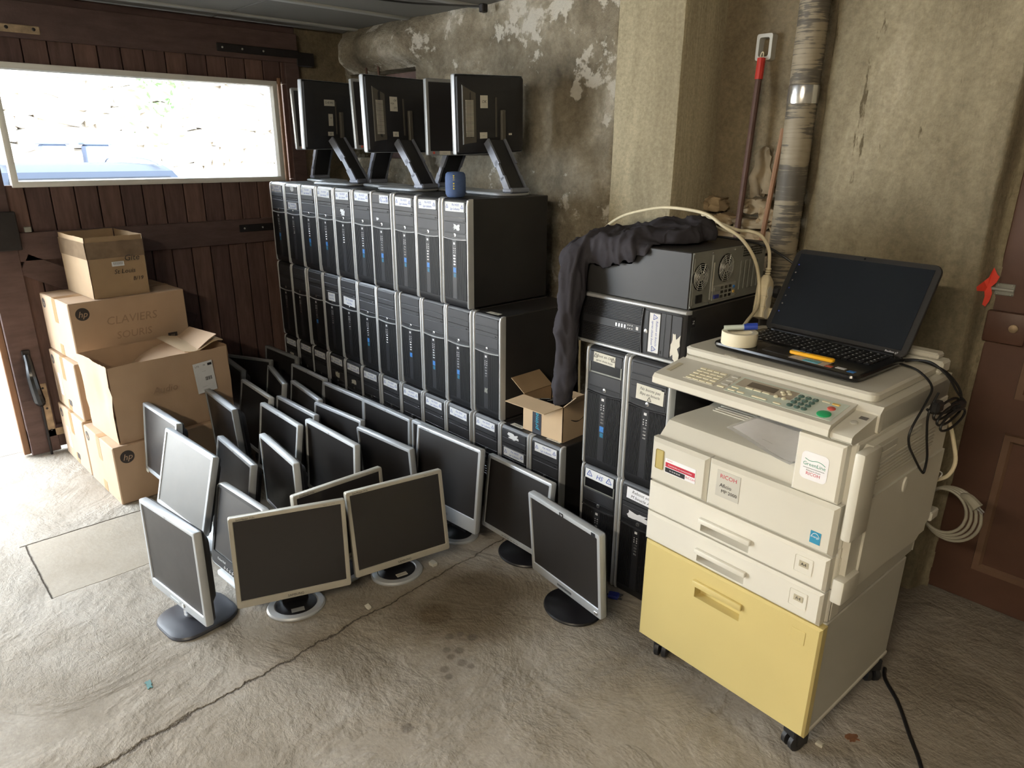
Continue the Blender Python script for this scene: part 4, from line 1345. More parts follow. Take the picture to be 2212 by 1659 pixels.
def arm_monitor(key, label, backview, marks=()):
    cx, cy, cz, yaw, pitch, roll, s, w, h = MON[key]
    w, h = w * s, h * s
    if backview:
        yaw, pitch, roll = yaw + pi, -pitch, -roll
    n = Vector((sin(yaw), -cos(yaw), 0))
    if backview:
        cx, cy = cx + n.x * .03, cy + n.y * .03
    top = 1.3495
    t = thing('arm_monitor', label, 'monitor', (cx, cy, top), yaw, 'monitors on arms on top of the tall stack')
    M = Matrix.Translation((0, 0, cz - top)) @ Matrix.Rotation(-pitch, 4, 'X') @ Matrix.Rotation(-roll, 4, 'Y')
    bz, iw, ih, icz, side, tp_, bot = panel(t, M, w, h, 'hp', 'mon_dull' if not backview else 'mon_silver', slim=True)
    zb = cz - top - h / 2
    a0, a1, a2 = Vector((0, .06, zb + .05)), Vector((0, .125, zb - .03)), Vector((0, .205, .022))

    def seg(p, q, hw_, th):
        d = (q - p).normalized()
        nrm = Vector((0, d.z, -d.y))
        pts = []
        for pt in (p, q):
            pts.append([pt + Vector((sx * hw_, 0, 0)) + nrm * (sy * th) for sx, sy in ((-1, -1), (1, -1), (1, 1), (-1, 1))])
        return pts
    MB().loops(seg(a0, a2, .040, .010), cap0=True, cap1=True).build('arm', MATS['black_plastic'], t)
    for sx in (-1, 1):
        for p, q, th, nm in ((a0, a1 + (a2 - a1) * .15, .017, 'arm_cover'), (a1, a1 + (a2 - a1) * .62, .011, 'arm_link'), (a1 + (a2 - a1) * .55, a2, .016, 'arm_cover')):
            sg = seg(p, q, .005, th)
            MB().loops([[v + Vector((sx * .046, 0, 0)) for v in l] for l in sg], cap0=True, cap1=True).build(nm, MATS['arm_grey'], t)
    MB().box((-.052, .17, .012), (.052, .235, .034), .006).build('hinge_block', MATS['arm_grey'], t)
    ls = [[(x, y + .075, z) for x, y in rrect(.172 - i, .30 - i, .05, 6)] for z, i in ((0, .008), (.004, .001), (.009, 0), (.013, .008))]
    MB().loops(ls, cap0=True, cap1=True).build('base', MATS['mon_silver'], t)
    B = M @ faceM('back', (0, .030, 0))
    if backview:
        # raised vent panel with slats on the back
        for kind, val in marks:
            if kind == 'vent':
                mb = MB().loops([[(.098, .050, -.11), (.164, .044, -.118), (.164, .044, .118), (.098, .050, .088)], [(.100, .0565, -.108), (.162, .050, -.115), (.162, .050, .112), (.100, .0565, .085)]], M, cap1=True)
                v = mb.build('vent_panel', MATS['mon_back_grey'], t)
                for i in range(28):
                    z = -.085 + i * .0052
                    MB().box((.112, .0535, z), (.152, .0562, z + .0026), 0, M).build('slat', MATS['paper_cream' if val else 'zinc'], v, 0)
            if kind == 'label':
                dx, dz, ww, hh, lines, sh = val
                sticker(t, 'paper_label', M @ faceM('back', (-dx, .0545, dz)), ww, hh, MATS['paper_cream'], lines, MATS['ink_black'], sh)
        MB().box((-.004, .055, -.08), (.004, .0725, .08), 0, M @ Matrix.Translation((-.01, -.016, -.01))).build('cable_rail', MATS['mon_back_grey'], t)
        MB().box((-.012, .05, -.11), (.012, .066, .03), .003, M @ Matrix.Translation((-.045, 0, -.01))).build('stand_mount', MATS['mon_back_grey'], t)
    else:
        F = M @ faceM('front', (0, -.0006, 0))
        MB().lathe([(.006, 0), (.005, .001)], 14, F @ Matrix.Translation((-w / 2 + .03, -h / 2 + .011, 0))).build('badge', MATS['stop_red'], bz)
        sticker(bz, 'front_label', F @ Matrix.Translation((-w / 2 + .085, -h / 2 + .0105, 0)), .055, .017, MATS['paper_cream'], [('-----', .012, 0, 0)], MATS['ink_black'], 0)
    return t


arm_monitor('T1', 'arm-mounted monitor showing its screen edge, nearest the garage window on the tall stack', False)
arm_monitor('T2', 'arm-mounted monitor seen from behind with a long printed label, on the tall stack', True,
            (('label', (-.035, .062, .075, .03, [('S147-P01', .0155, 0, 0)], 0)), ('label', (-.03, -.02, .032, .058, [('ok', .012, 0, .01)], .3)), ('label', (-.035, -.088, .04, .02, [('|||||', .01, 0, 0)], 0))))
arm_monitor('T3', 'arm-mounted monitor showing its screen, back to back in the middle of the tall stack', False)
arm_monitor('T4', 'arm-mounted monitor seen from behind with a four-word note, middle of the tall stack', True,
            (('vent', 1), ('label', (-.048, .045, .045, .062, [('OK', .013, .009, .015), ('VGA', .011, -.009, .002), ('DVI', .011, .008, -.016)], .3)), ('label', (-.045, -.085, .034, .022, [('|||', .01, 0, 0)], 0))))
arm_monitor('T5', 'arm-mounted monitor showing its screen, directly behind the blue speaker', False)
arm_monitor('T6', 'arm-mounted monitor seen from behind, scrap reading OK, last on the tall stack', True,
            (('vent', 1), ('label', (-.055, .052, .04, .05, [('OK', .017, 0, 0)], .2)), ('label', (-.06, -.082, .04, .025, [('----', .01, 0, 0)], 0)), ('label', (.09, -.08, .018, .008, (), 0))))

# ================================================================== COPIER
CP = thing('copier', 'large cream photocopier on a yellow-fronted cabinet with castors', 'copier', (2.928, -0.243, 0), -0.0472)


def front_panel(x0, x1, z0, z1, y, depth, hole=None, bev=.004, pocket=.028, sill=0.0):
    """panel facing -y with an optional grip pocket hole=(x0,x1,z0,z1)"""
    mb = MB()

    def rect(a, b_, c, d, yy):
        return [(a, yy, c), (b_, yy, c), (b_, yy, d), (a, yy, d)]
    outer = [rect(x0, x1, z0, z1, y + depth), rect(x0, x1, z0, z1, y + bev), rect(x0 + bev, x1 - bev, z0 + bev, z1 - bev, y)]
    if hole:
        hx0, hx1, hz0, hz1 = hole
        outer += [rect(hx0, hx1, hz0, hz1, y), rect(hx0 + .002, hx1 - .006, hz0 + .002, hz1, y + pocket)]
        mb.loops(outer, cap1=True)
    else:
        mb.loops(outer, cap1=True)
    return mb


# castors
for (x, y, a) in ((.05, .05, .4), (.515, .035, -.3), (.04, .45, .2), (.525, .455, .9)):
    c = bpy.data.objects.new('castor', None)
    COL.objects.link(c)
    c.parent = CP
    c.location = (x, y, 0)
    c.rotation_euler = (0, 0, a)
    MB().box((-.022, -.03, .045), (.022, .02, .085), .004).box((-.024, -.018, .022), (-.018, .018, .06)).box((.018, -.018, .022), (.024, .018, .06)).build('fork', MATS['caster'], c)
    for sx in (-1, 1):
        MB().lathe([(.022, -.009), (.0275, -.006), (.0275, .006), (.022, .009)], 18, Matrix.Translation((sx * .012, -.008, .0275)) @ Matrix.Rotation(pi / 2, 4, 'Y')).build('wheel', MATS['caster'], c)
# cabinet
MB().box((.004, .018, .086), (.549, .50, .424), .003).build('cabinet', MATS['cream_grey'], CP)
MB().box((.002, .016, .078), (.552, .502, .092), .003).build('cabinet_rim', MATS['cream'], CP)
cd = front_panel(-.003, .552, .079, .421, -.012, .03, (.184, .330, .318, .372), .006).build('cabinet_door', MATS['yellow_plastic'], CP, 0.4, 'yellow cabinet door')
MB().box((.178, -.022, .356), (.336, -.010, .376), .004, seg=2).build('grip', MATS['yellow_plastic'], cd)
MB().box((.476, -.0132, .352), (.514, -.0118, .392), .001).build('blank_plate', MATS['yellow_plastic'], cd)
# two paper trays
MB().box((.002, .018, .426), (.547, .535, .520), .003).build('paper_bank', MATS['cream_grey'], CP)
MB().box((.40, .5355, .43), (.549, .54, .515)).build('bank_rear', MATS['cream_grey'], CP)
for i, (z0, z1, hx) in enumerate(((.4255, .519, .180), (.5235, .617, .182))):
    tr = front_panel(-.006, .540, z0, z1, -.014, .034, (hx, hx + .150, z0 + .012, z0 + .046), .007, .03).build('paper_tray', MATS['cream_white'], CP, 0.4)
    MB().box((hx - .004, -.026, z0 + .038), (hx + .156, -.012, z0 + .054), .004, seg=2).build('grip', MATS['cream_white'], tr)
    MB().box((.458, -.0152, z0 + .028), (.504, -.0138, z0 + .074), .002).build('paper_gauge', MATS['cream_white'], tr)
    MB().box((.470, -.0162, z0 + .046), (.494, -.0150, z0 + .062)).build('gauge_window', MATS['cream_dirty'], tr)
    lettering(tr, 'gauge_print', faceM('front', (.482, -.0168, z0 + .054)), [('A4', .012, 0, 0)], MATS['ink_black'])
    MB().lathe([(.004, 0), (.004, .002)], 10, faceM('right', (.547, .045, z0 + .045))).build('screw', MATS['zinc'], tr)
    MB().box((.5475, .026, z0 + .006), (.5495, .07, z1 - .006), .0008).build('tray_end', MATS['cream'], tr)
# main body behind the front covers
MB().box((.0, .02, .521), (.548, .55, .64), .003).build('body', MATS['cream'], CP)
prof = [(.012, .62), (.012, .742), (.024, .757), (.06, .792), (.09, .797), (.26, .790), (.38, .812), (.44, .86), (.56, .86), (.56, .62)]
MB().loops([[(x, y, z) for y, z in prof] for x in (-.006, .0, .410, .417)], cap0=True, cap1=True).build('output_tray', MATS['cream'], CP, 0.5)
mb = MB()
for i in range(8):
    mb.box((.03, .225 + i * .014, .790 + i * .0013), (.40, .231 + i * .014, .7945 + i * .0013))
mb.build('tray_ribs', MATS['cream'], CP, 0)
MB().box((.20, .43, .86), (.548, .555, .912), .003).box((.415, .02, .62), (.546, .545, .912), .004).build('tower_body', MATS['cream'], CP)
fl = front_panel(-.008, .1845, .6215, .757, -.014, .03, None, .010).build('front_cover', MATS['cream'], CP, 0.4)
MB().box((.012, -.0155, .668), (.040, -.0135, .728), .003).build('indicator_window', MATS['amber_window'], fl, label='amber tinted window')
fc = front_panel(.1865, .541, .6215, .757, -.014, .03, None, .010).build('front_cover', MATS['cream'], CP, 0.4)
pp = front_panel(.416, .531, .7595, .908, -.010, .03, None, .006).build('corner_cover', MATS['cream_white'], CP, 0.4)
# stickers on the front
RW = MATS['paper_white']
st = sticker(fl, 'service_label', faceM('front', (.098, -.0142, .688)), .104, .044, RW, [('Service', .006, -.036, .017), ('RICOH', .010, .036, -.012)], MATS['print_red'], 0)
MB().box((-.050, -.004, .0009), (.050, .010, .0013), 0, faceM('front', (.098, -.0142, .688))).build('red_band', MATS['print_red'], st)
MB().box((-.050, -.020, .0009), (.018, -.006, .0013), 0, faceM('front', (.098, -.0142, .688))).build('black_band', MATS['ink_black'], st)
lettering(st, 'band_print', faceM('front', (.098, -.0160, .688)), [('Commandes et consommables', .0065, 0, .003), ('01 40 00 00 00', .0060, -.016, -.013)], RW)
bd = sticker(fc, 'name_plate', faceM('front', (.251, -.0142, .700)), .070, .076, MATS['cream_grey'], [('RICOH', .0165, 0, .022)], MATS['print_red'], 0)
lettering(bd, 'model_print', faceM('front', (.251, -.0156, .700)), [('Aficio', .0155, -.006, -.004), ('MP 2000', .0135, .006, -.020)], MATS['ink_black'])
es = sticker(fc, 'energy_label', faceM('front', (.498, -.0142, .660)), .026, .032, MATS['sticker_blue'], [('energy', .008, -.001, .002)], RW, .3)
MB().tube([(-.009, .004, .001), (-.004, .011, .001), (.004, .0115, .001), (.010, .005, .001)], .0007, 5, faceM('front', (.498, -.0152, .660))).build('swoosh', RW, es)
gs = MB().loops([[(x, -.0102, z) for x, z in rrect(.066, .070, .012, 4, .4665, .834)], [(x, -.0110, z) for x, z in rrect(.066, .070, .012, 4, .4665, .834)]], cap1=True).build('eco_label', MATS['paper_white'], pp, 0)
lettering(gs, 'label_print', faceM('front', (.4665, -.0114, .834)), [('GreenLine', .0130, 0, .004)], MATS['print_teal'])
MB().tube([(-.024, .017, 0), (-.012, .013, 0), (.004, .016, 0), (.016, .015, 0), (.026, .010, 0)], .0007, 5, faceM('front', (.4665, -.0114, .834))).build('swoosh', MATS['print_teal'], gs)
MB().box((-.026, -.0062, 0), (.026, -.0054, .0004), 0, faceM('front', (.4665, -.0112, .834))).build('rule', MATS['ink_black'], gs)
lettering(gs, 'maker_print', faceM('front', (.4665, -.0114, .834)), [('RICOH', .0115, 0, -.020)], MATS['print_red'])
lettering(gs, 'motto_print', faceM('front', (.4665, -.0114, .834)), [('Resource Smart', .0055, 0, -.0115)], MATS['ink_black'])
# scanner, control panel, platen cover
MB().box((-.012, .126, .908), (.546, .555, .968), .005, seg=2).build('scanner', MATS['cream'], CP)
MB().loops([[(x, y, z) for y, z in ((.11, .915), (.11, .962), (.125, .976), (.55, .976), (.55, .915))] for x in (-.012, .546)], cap0=True, cap1=True).build('scanner_bed', MATS['cream'], CP)
PA = math.atan2(.022, .13)
cpn = MB().loops([[(x, y, z) for y, z in ((-.006, .915), (-.018, .922), (-.018, .938), (-.010, .948), (.120, .970), (.125, .962), (.125, .915))] for x in (-.020, -.016, .485, .489)],
                 cap0=True, cap1=True).build('control_panel', MATS['cream'], CP, 0.5)
MB().loops([[(x, y, z) for y, z in ((.0, .912), (-.010, .920), (-.010, .932), (.0, .938), (.125, .960), (.125, .912))] for x in (.490, .540)], cap0=True, cap1=True).build('switch_block', MATS['cream'], CP, 0.5)
CM = Matrix.Translation((0, -.010, .948)) @ Matrix.Rotation(PA, 4, 'X')


def on_panel(name, x, y, w, h, m, th=.0015, bev=.0006, parent=cpn):
    return MB().box((x - w / 2, y - h / 2, 0), (x + w / 2, y + h / 2, th), bev, CM).build(name, MATS[m], parent)


on_panel('pen_tray', .002, .062, .016, .060, 'cream_dirty', .0012)
on_panel('key_field', .110, .062, .096, .086, 'cream', .0010)
for r_ in range(5):
    for c_ in range(4):
        on_panel('preset_key', .078 + c_ * .0215, .028 + r_ * .0165, .018, .0085, 'key_cream', .0032)
on_panel('overlay', .336, .064, .284, .096, 'panel_green', .0006, 0)
on_panel('overlay', .278, .081, .156, .048, 'panel_taupe', .0009, 0)
on_panel('display', .267, .081, .078, .028, 'lcd_off', .0014)
for (x, y) in ((.178, .098), (.178, .072), (.179, .049)):
    on_panel('mode_key', x, y, .020, .013, 'cream_grey', .0026)
on_panel('mode_key', .177, .029, .020, .008, 'key_cream', .0026)
for (x, y) in ((.211, .044), (.211, .026), (.237, .027), (.243, .058), (.266, .058), (.290, .059), (.280, .027), (.300, .027), (.339, .026), (.428, .097)):
    on_panel('flat_key', x, y, .020, .0065, 'key_cream', .0026)
on_panel('flat_key', .452, .097, .018, .008, 'key_amber', .0026)


def dome(name, x, y, r, m, sx=1.0):
    return MB().lathe([(r, 0), (r, .0022), (r * .75, .0036), (r * .2, .0042)], 18, CM @ Matrix.Translation((x, y, .0006)), sx).build(name, MATS[m], cpn)


for (x, y) in ((.320, .085), (.330, .095), (.329, .075), (.340, .085)):
    dome('arrow_key', x, y, .0055, 'key_cream')
for (x, y) in ((.319, .056), (.340, .056)):
    dome('ok_key', x, y, .0060, 'key_cream')
dig = iter('123456789*0#')
for j, y in enumerate((.090, .072, .0535, .0345)):
    for i, x in enumerate((.3675, .386, .404)):
        kx = dome('number_key', x, y, .0075, 'key_green')
        lettering(cpn, 'key_print', CM @ Matrix.Translation((x, y, .0050)), [(next(dig), .008, 0, 0)], MATS['icon_white'])
dome('stop_key', .453, .072, .0095, 'stop_red')
dome('start_key', .452, .038, .0165, 'start_green')
MB().lathe([(.0085, 0), (.0085, .002), (.006, .003)], 18, Matrix.Translation((.514, .05, .9475)) @ Matrix.Rotation(PA, 4, 'X')).build('power_switch', MATS['cream_grey'], CP)
sticker(CP, 'switch_label', Matrix.Translation((.522, .08, .9530)) @ Matrix.Rotation(PA, 4, 'X'), .018, .014, MATS['ink_grey'])
MB().loops([[(x, y, z) for x, y in rrect(w_, d_, .02, 4, .246, .345)] for w_, d_, z in ((.535, .405, .972), (.550, .420, .978), (.552, .424, .994), (.540, .412, .999))], cap0=True, cap1=True).build('platen_cover', MATS['cream'], CP, 0.5)
MB().box((.38, .50, .976), (.535, .56, 1.012), .006).box((.41, .515, 1.01), (.515, .56, 1.028), .005).build('cover_hinge', MATS['cream'], CP)
MB().box((.05, .50, .976), (.16, .56, 1.012), .006).build('cover_hinge', MATS['cream'], CP)
# right side: bypass cover, lower door, vents
MB().loops([[(x, y, z) for y, z in ((.03, .500), (.03, .885), (.06, .902), (.52, .902), (.545, .885), (.545, .500))] for x in (.546, .558, .564)], cap0=True, cap1=True).build('side_cover', MATS['cream'], CP, 0.5)
MB().box((.548, -.004, .672), (.574, .088, .900), .008, seg=2).build('side_post', MATS['cream'], CP)
MB().box((.548, .0, .500), (.578, .085, .566), .006, seg=2).build('side_foot', MATS['cream'], CP)
ld = MB().loops([[(x, y, z) for y, z in ((.090, .52), (.090, .760), (.545, .762), (.545, .545), (.47, .50))] for x in (.562, .568, .570)], cap0=True, cap1=True).build('lower_door', MATS['cream'], CP, 0.4)
MB().lathe([(.022, 0), (.020, .004), (.006, .006)], 18, Matrix.Translation((.570, .285, .735)) @ Matrix.Rotation(pi / 2, 4, 'Y'), 1.0, .6).build('door_catch', MATS['cream'], ld)
MB().box((.563, .100, .840), (.566, .192, .890), .001).build('grip_recess', MATS['cream_grey'], CP)
MB().box((.5655, .105, .860), (.5675, .186, .874), .001).build('grip_bar', MATS['cream'], CP)
for i in range(6):
    MB().box((.5635, .105, 0), (.5675, .445, .0045), 0, Matrix.Translation((0, 0, .795 + i * .010))).build('vent_slat', MATS['cream'], CP)
MB().box((.5640, .103, .790), (.5646, .447, .852)).build('vent_recess', MATS['cream_dirty'], CP)
for i in range(3):
    MB().box((.5635, .262, .866 + i * .009), (.5675, .335, .8705 + i * .009)).build('vent_slat', MATS['cream'], CP)
MB().box((.548, .36, .500), (.556, .50, .53), .002).box((.548, .548, .53), (.575, .60, .56), .004).build('rear_bracket', MATS['cream'], CP)
# papers in a plastic sleeve lying in the output tray
ps = thing('paper_sleeve', 'printed sheets in a clear plastic sleeve sticking out of the copier tray', 'papers', (2.928, -0.243, 0), -0.0472)


def curl(x0, x1, y0, y1, z, lift, m, name, rot=0.18, th=.001):
    nx, ny = 10, 12
    top, bot = [], []
    for j in range(ny + 1):
        for i in range(nx + 1):
            u_, v_ = i / nx, j / ny
            x = x0 + (x1 - x0) * u_ + .06 * v_
            y = y0 + (y1 - y0) * v_ + rot * (.5 - u_) * .35
            x = min(x, .411)
            zz = z + lift * (1 - u_) ** 2 * .5 + lift * max(0, .35 - v_) * u_ + .004 * sin(u_ * 5 + v_ * 3) + .020 * v_
            top.append((x, y, zz + th))
            bot.append((x, y, zz))
    fs = []
    n_ = len(top)
    for j in range(ny):
        for i in range(nx):
            a = j * (nx + 1) + i
            fs.append((a, a + 1, a + nx + 2, a + nx + 1))
            fs.append((a + n_ + nx + 1, a + n_ + nx + 2, a + n_ + 1, a + n_))
    return MB().add(top + bot, fs).build(name, MATS[m], ps, 3.0)


sh = curl(.205, .410, .022, .27, .812, .050, 'paper_white', 'sheet')
curl(.19, .410, .014, .285, .809, .050, 'clear_film', 'plastic_sleeve')
Ms = Matrix.Translation((.30, .10, .8290)) @ Matrix.Rotation(.02, 4, 'Y')
Ms = Matrix.Translation((.315, .085, .8320)) @ Matrix.Rotation(-.25, 4, 'Z')
lettering(sh, 'print', Ms, [('-------------', .010, .0, -.035)], MATS['ink_grey'])

# ================================================================== LAPTOP and things on the copier
LPX, LPY, LPZ = .040, .165, 1.000
LM = CP.matrix_basis.copy()
lap = thing('laptop', 'open black laptop with a dark screen on top of the copier', 'laptop', M=Matrix.Translation((2.928, -0.243, 0)) @ Matrix.Rotation(-0.0472, 4, 'Z') @ Matrix.Translation((LPX, LPY, LPZ)) @ Matrix.Rotation(-.03, 4, 'Z'))
LW, LD = .422, .275
ls = [[(x + LW / 2, y + LD / 2, z) for x, y in rrect(LW - i, LD - i, .022, 5)] for z, i in ((.002, .03), (.008, .006), (.016, 0), (.022, .003), (.024, .010))]
MB().loops(ls, cap0=True, cap1=True).build('base', MATS['laptop_black'], lap, 0.5)
MB().box((.022, .11, .024), (.402, .250, .0248)).build('keyboard_deck', MATS['laptop_black'], lap)
mb = MB()
for r_ in range(6):
    y = .122 + r_ * .0205
    n_ = 19
    for c_ in range(n_):
        x = .028 + c_ * (.368 / n_)
        if r_ == 0 and 4 <= c_ <= 8:
            if c_ == 4:
                mb.box((x, y, .0245), (x + .092, y + .016, .0275), .001)
            continue
        mb.box((x, y, .0245), (x + .0165, y + .0168, .0275), .001)
kb = mb.build('keys', MATS['laptop_key'], lap)
kb['kind'] = 'stuff'
mb = MB()
rnd = random.Random(5)
for r_ in range(6):
    for c_ in range(19):
        x, y = .028 + c_ * (.368 / 19), .122 + r_ * .0205
        mb.box((x + .004, y + .008, .0276), (x + .004 + rnd.uniform(.002, .005), y + .0125, .0278))
o = mb.build('key_legends', MATS['icon_white'], lap, 0)
o['kind'] = 'stuff'
MB().loops([[(x, y, z) for x, y in rrect(.105, .056, .006, 3, .19, .062)] for z in (.0238, .0246)], cap1=True).build('touchpad', MATS['laptop_lid'], lap)
for (x, y, m_, w_, h_) in ((.335, .030, 'stop_red', .018, .014), (.362, .038, 'icon_white', .024, .014), (.393, .030, 'intel_blue', .018, .016)):
    MB().box((x - w_ / 2, y - h_ / 2, .0240), (x + w_ / 2, y + h_ / 2, .0247)).build('palm_sticker', MATS[m_], lap)
# lid
LA = radians(31)
HM = Matrix.Translation((0, LD - .012, .022)) @ Matrix.Rotation(-LA, 4, 'X')
LH = .272
ls = [[(x + LW / 2, y, z + LH / 2) for x, z in rrect(LW - i, LH - i, .024, 5)] for y, i in ((.010, .012), (.006, 0), (.001, 0), (-.001, .004))]
lid = MB().loops(ls, HM, cap0=True, cap1=True).build('lid', MATS['laptop_lid'], lap, 0.5)
MB().box((.018, -.0022, .020), (LW - .018, -.0012, LH - .016), 0, HM).build('screen', MATS['laptop_screen'], lap, label='dark glossy screen')
for k in range(7):
    MB().box((.024, -.0026, .217 - k * .026), (.028, -.0022, .221 - k * .026), 0, HM).build('desktop_icon', MATS['ink_grey' if k % 3 else 'plug_blue'], lid)
MB().lathe([(.003, 0), (.003, .0006)], 10, HM @ faceM('front', (LW / 2, -.0012, LH - .008))).build('webcam', MATS['black_gloss'], lid)
lettering(lid, 'maker_name', HM @ faceM('front', (LW - .04, -.0014, .011)), [('Pavilion g7', .008, 0, 0)], MATS['icon_white'])
MB().tube([(.03, LD - .012, .024), (LW - .03, LD - .012, .024)], .007, 10, smooth=1).build('hinge', MATS['laptop_black'], lap)

CW = Matrix.Translation((2.928, -0.243, 0)) @ Matrix.Rotation(-0.0472, 4, 'Z')


def on_copier(name, label, cat, x, y, z, rz=0.0):
    return thing(name, label, cat, M=CW @ Matrix.Translation((x, y, z)) @ Matrix.Rotation(rz, 4, 'Z'))


t = on_copier('tape_roll', 'roll of white masking tape on the corner of the laptop', 'tape', .108, .196, 1.0245)
MB().lathe([(.036, 0), (.0485, 0), (.0495, .002), (.0495, .034), (.0485, .036), (.036, .036), (.0355, .035), (.0355, .001)], 40, cap=False).build('tape', MATS['tape_white'], t, 0.7)
MB().lathe([(.0335, .0005), (.036, .0005), (.036, .0355), (.0335, .0355)], 32, cap=False).build('core', MATS['paper_cream'], t, 0.7)
t = on_copier('marker_pen', 'blue-capped marker pen lying across the masking tape roll', 'pen', .108, .206, 1.0605, 0)
PM = Matrix.Translation((0, 0, .010)) @ Matrix.Rotation(radians(38), 4, 'Z') @ Matrix.Rotation(radians(-6), 4, 'Y')
MB().tube([(-.05, 0, 0), (.006, 0, 0)], .0075, 12, PM, 1).build('barrel', MATS['panel_green'], t)
MB().tube([(.004, 0, 0), (.040, 0, 0)], .0088, 12, PM, 1).build('cap', MATS['marker_blue'], t)
MB().box((.010, -.002, .008), (.04, .002, .0105), 0, PM).build('clip', MATS['marker_blue'], t)
t = on_copier('box_cutter', 'yellow snap-off box cutter lying on the laptop palm rest', 'cutter', .312, .218, 1.0262, 0.02)
mb = MB().loops([[(x, y, z) for x, y in rrect(w_, h_, .006, 3)] for z, w_, h_ in ((0, .116, .014), (.002, .12, .017), (.008, .12, .017), (.010, .114, .012))], cap0=True, cap1=True)
mb.build('body', MATS['cutter_yellow'], t)
MB().box((-.056, -.003, .0095), (-.006, .003, .0112), .0005).build('blade_channel', MATS['zinc'], t)
MB().box((-.032, -.004, .010), (-.016, .004, .015), .001).build('slider', MATS['black_plastic'], t)
t = on_copier('plastic_card', 'clear plastic wrapper with a cyan slip under the yellow cutter', 'wrapper', .318, .196, 1.0247, -.05)
MB().box((-.05, -.02, 0), (.05, .03, .0006)).build('film', MATS['clear_film'], t)
MB().box((-.012, -.016, .0006), (.030, .006, .0012)).build('slip', MATS['cyan_card'], t)
lettering(t, 'print', Matrix.Translation((.008, -.006, .0016)), [('SANDO', .010, 0, 0)], MATS['ink_black'], .2)
o = torn(None, 'paper_scrap', Matrix(), .05, .028, MATS['paper_cream'], 81)
o.matrix_world = CW @ Matrix.Translation((.118, .150, .9996))
tag(o, 'torn cream paper scrap poking out under the laptop', 'paper')

# black cables hanging from the laptop over the copier's side
cb = on_copier('laptop_cables', 'tangle of black cables hanging off the laptop over the copier edge', 'cable', 0, 0, 0)
MB().tube([(.455, .44, 1.012), (.50, .44, 1.02), (.555, .46, 1.00), (.585, .50, .95), (.592, .50, .915), (.585, .44, .90), (.578, .36, .915), (.572, .33, .93)], .0035, 7).build('cable', MATS['cable_black'], cb)
MB().tube([(.46, .40, 1.012), (.52, .37, 1.012), (.565, .35, .985), (.575, .30, .955), (.574, .24, .90), (.574, .245, .86), (.573, .30, .81), (.573, .38, .745), (.573, .405, .735), (.574, .40, .78), (.575, .36, .85), (.577, .33, .92), (.58, .36, .97)], .0030, 7).build('cable', MATS['cable_black'], cb)
MB().tube([(.465, .43, 1.014), (.53, .41, 1.03), (.575, .42, 1.00), (.59, .47, .95), (.60, .51, .92)], .0030, 7).build('cable', MATS['cable_black'], cb)
for q in range(3):
    pts = [(.588 + .010 * q, .42 + .085 * cos(a_), .915 + .022 * sin(a_) - .012 * q) for a_ in [2 * pi * k_ / 12 for k_ in range(13)]]
    MB().tube(pts, .0032, 7).build('coil', MATS['cable_black'], cb)
MB().box((.578, .32, .925), (.60, .36, .955), .006).build('connector', MATS['black_plastic'], cb)
MB().box((.582, .46, .895), (.605, .52, .925), .008).build('connector', MATS['black_plastic'], cb)
# grey mains lead coiled at the back of the copier
gc = on_copier('mains_lead', 'coiled grey mains lead with plug hanging behind the copier', 'cable', 0, 0, 0)
MB().tube([(.530, .575, .87), (.556, .59, .82), (.575, .60, .76), (.588, .60, .71), (.578, .60, .665), (.552, .60, .640), (.545, .60, .63)], .0055, 8).build('lead', MATS['cable_cream'], gc)
for q in range(4):
    r_ = .060 + .005 * q
    pts = [(.585 + .006 * q + r_ * cos(a_), .60 + .007 * q, .555 - .004 * q + (r_ + .008) * sin(a_)) for a_ in [2 * pi * k_ / 20 for k_ in range(21)]]
    MB().tube(pts, .0045, 8, smooth=2).build('coil', MATS['cable_grey'], gc)
MB().tube([(.620, .605, .615), (.640, .600, .618), (.668, .595, .600)], [.007, .013, .016], 10).build('plug', MATS['cable_grey'], gc)
for s_ in (-1, 1):
    MB().tube([(.668, .595 + s_ * .007, .600), (.684, .593 + s_ * .007, .590)], .0025, 6).build('pin', MATS['chrome'], gc)
o = MB().tube([(.545, .575, .665), (.553, .59, .672), (.562, .60, .665), (.558, .60, .650)], .002, 6).build('cable_tie', MATS['icon_white'], gc)
# black lead along the floor
o = MB().tube([(3.50, .26, .005), (3.519, .21, .005), (3.583, .135, .005), (3.649, .031, .005), (3.708, -.061, .005), (3.80, -.25, .005), (3.86, -.5, .005)], .0055, 8).build('floor_cable', MATS['cable_black'])
tag(o, 'black cable running across the floor from the copier castor', 'cable')

# ================================================================== CARDBOARD BOXES


def logo_disc(parent, M, r):
    d = MB().lathe([(r, 0), (r, .0005)], 28, M).build('printed_logo', MATS['print_dark'], parent, 0)
    lettering(d, 'logo_print', M @ Matrix.Translation((0, -r * .05, .0008)), [('hp', r * 1.35, 0, 0)], MATS['card'], .3)


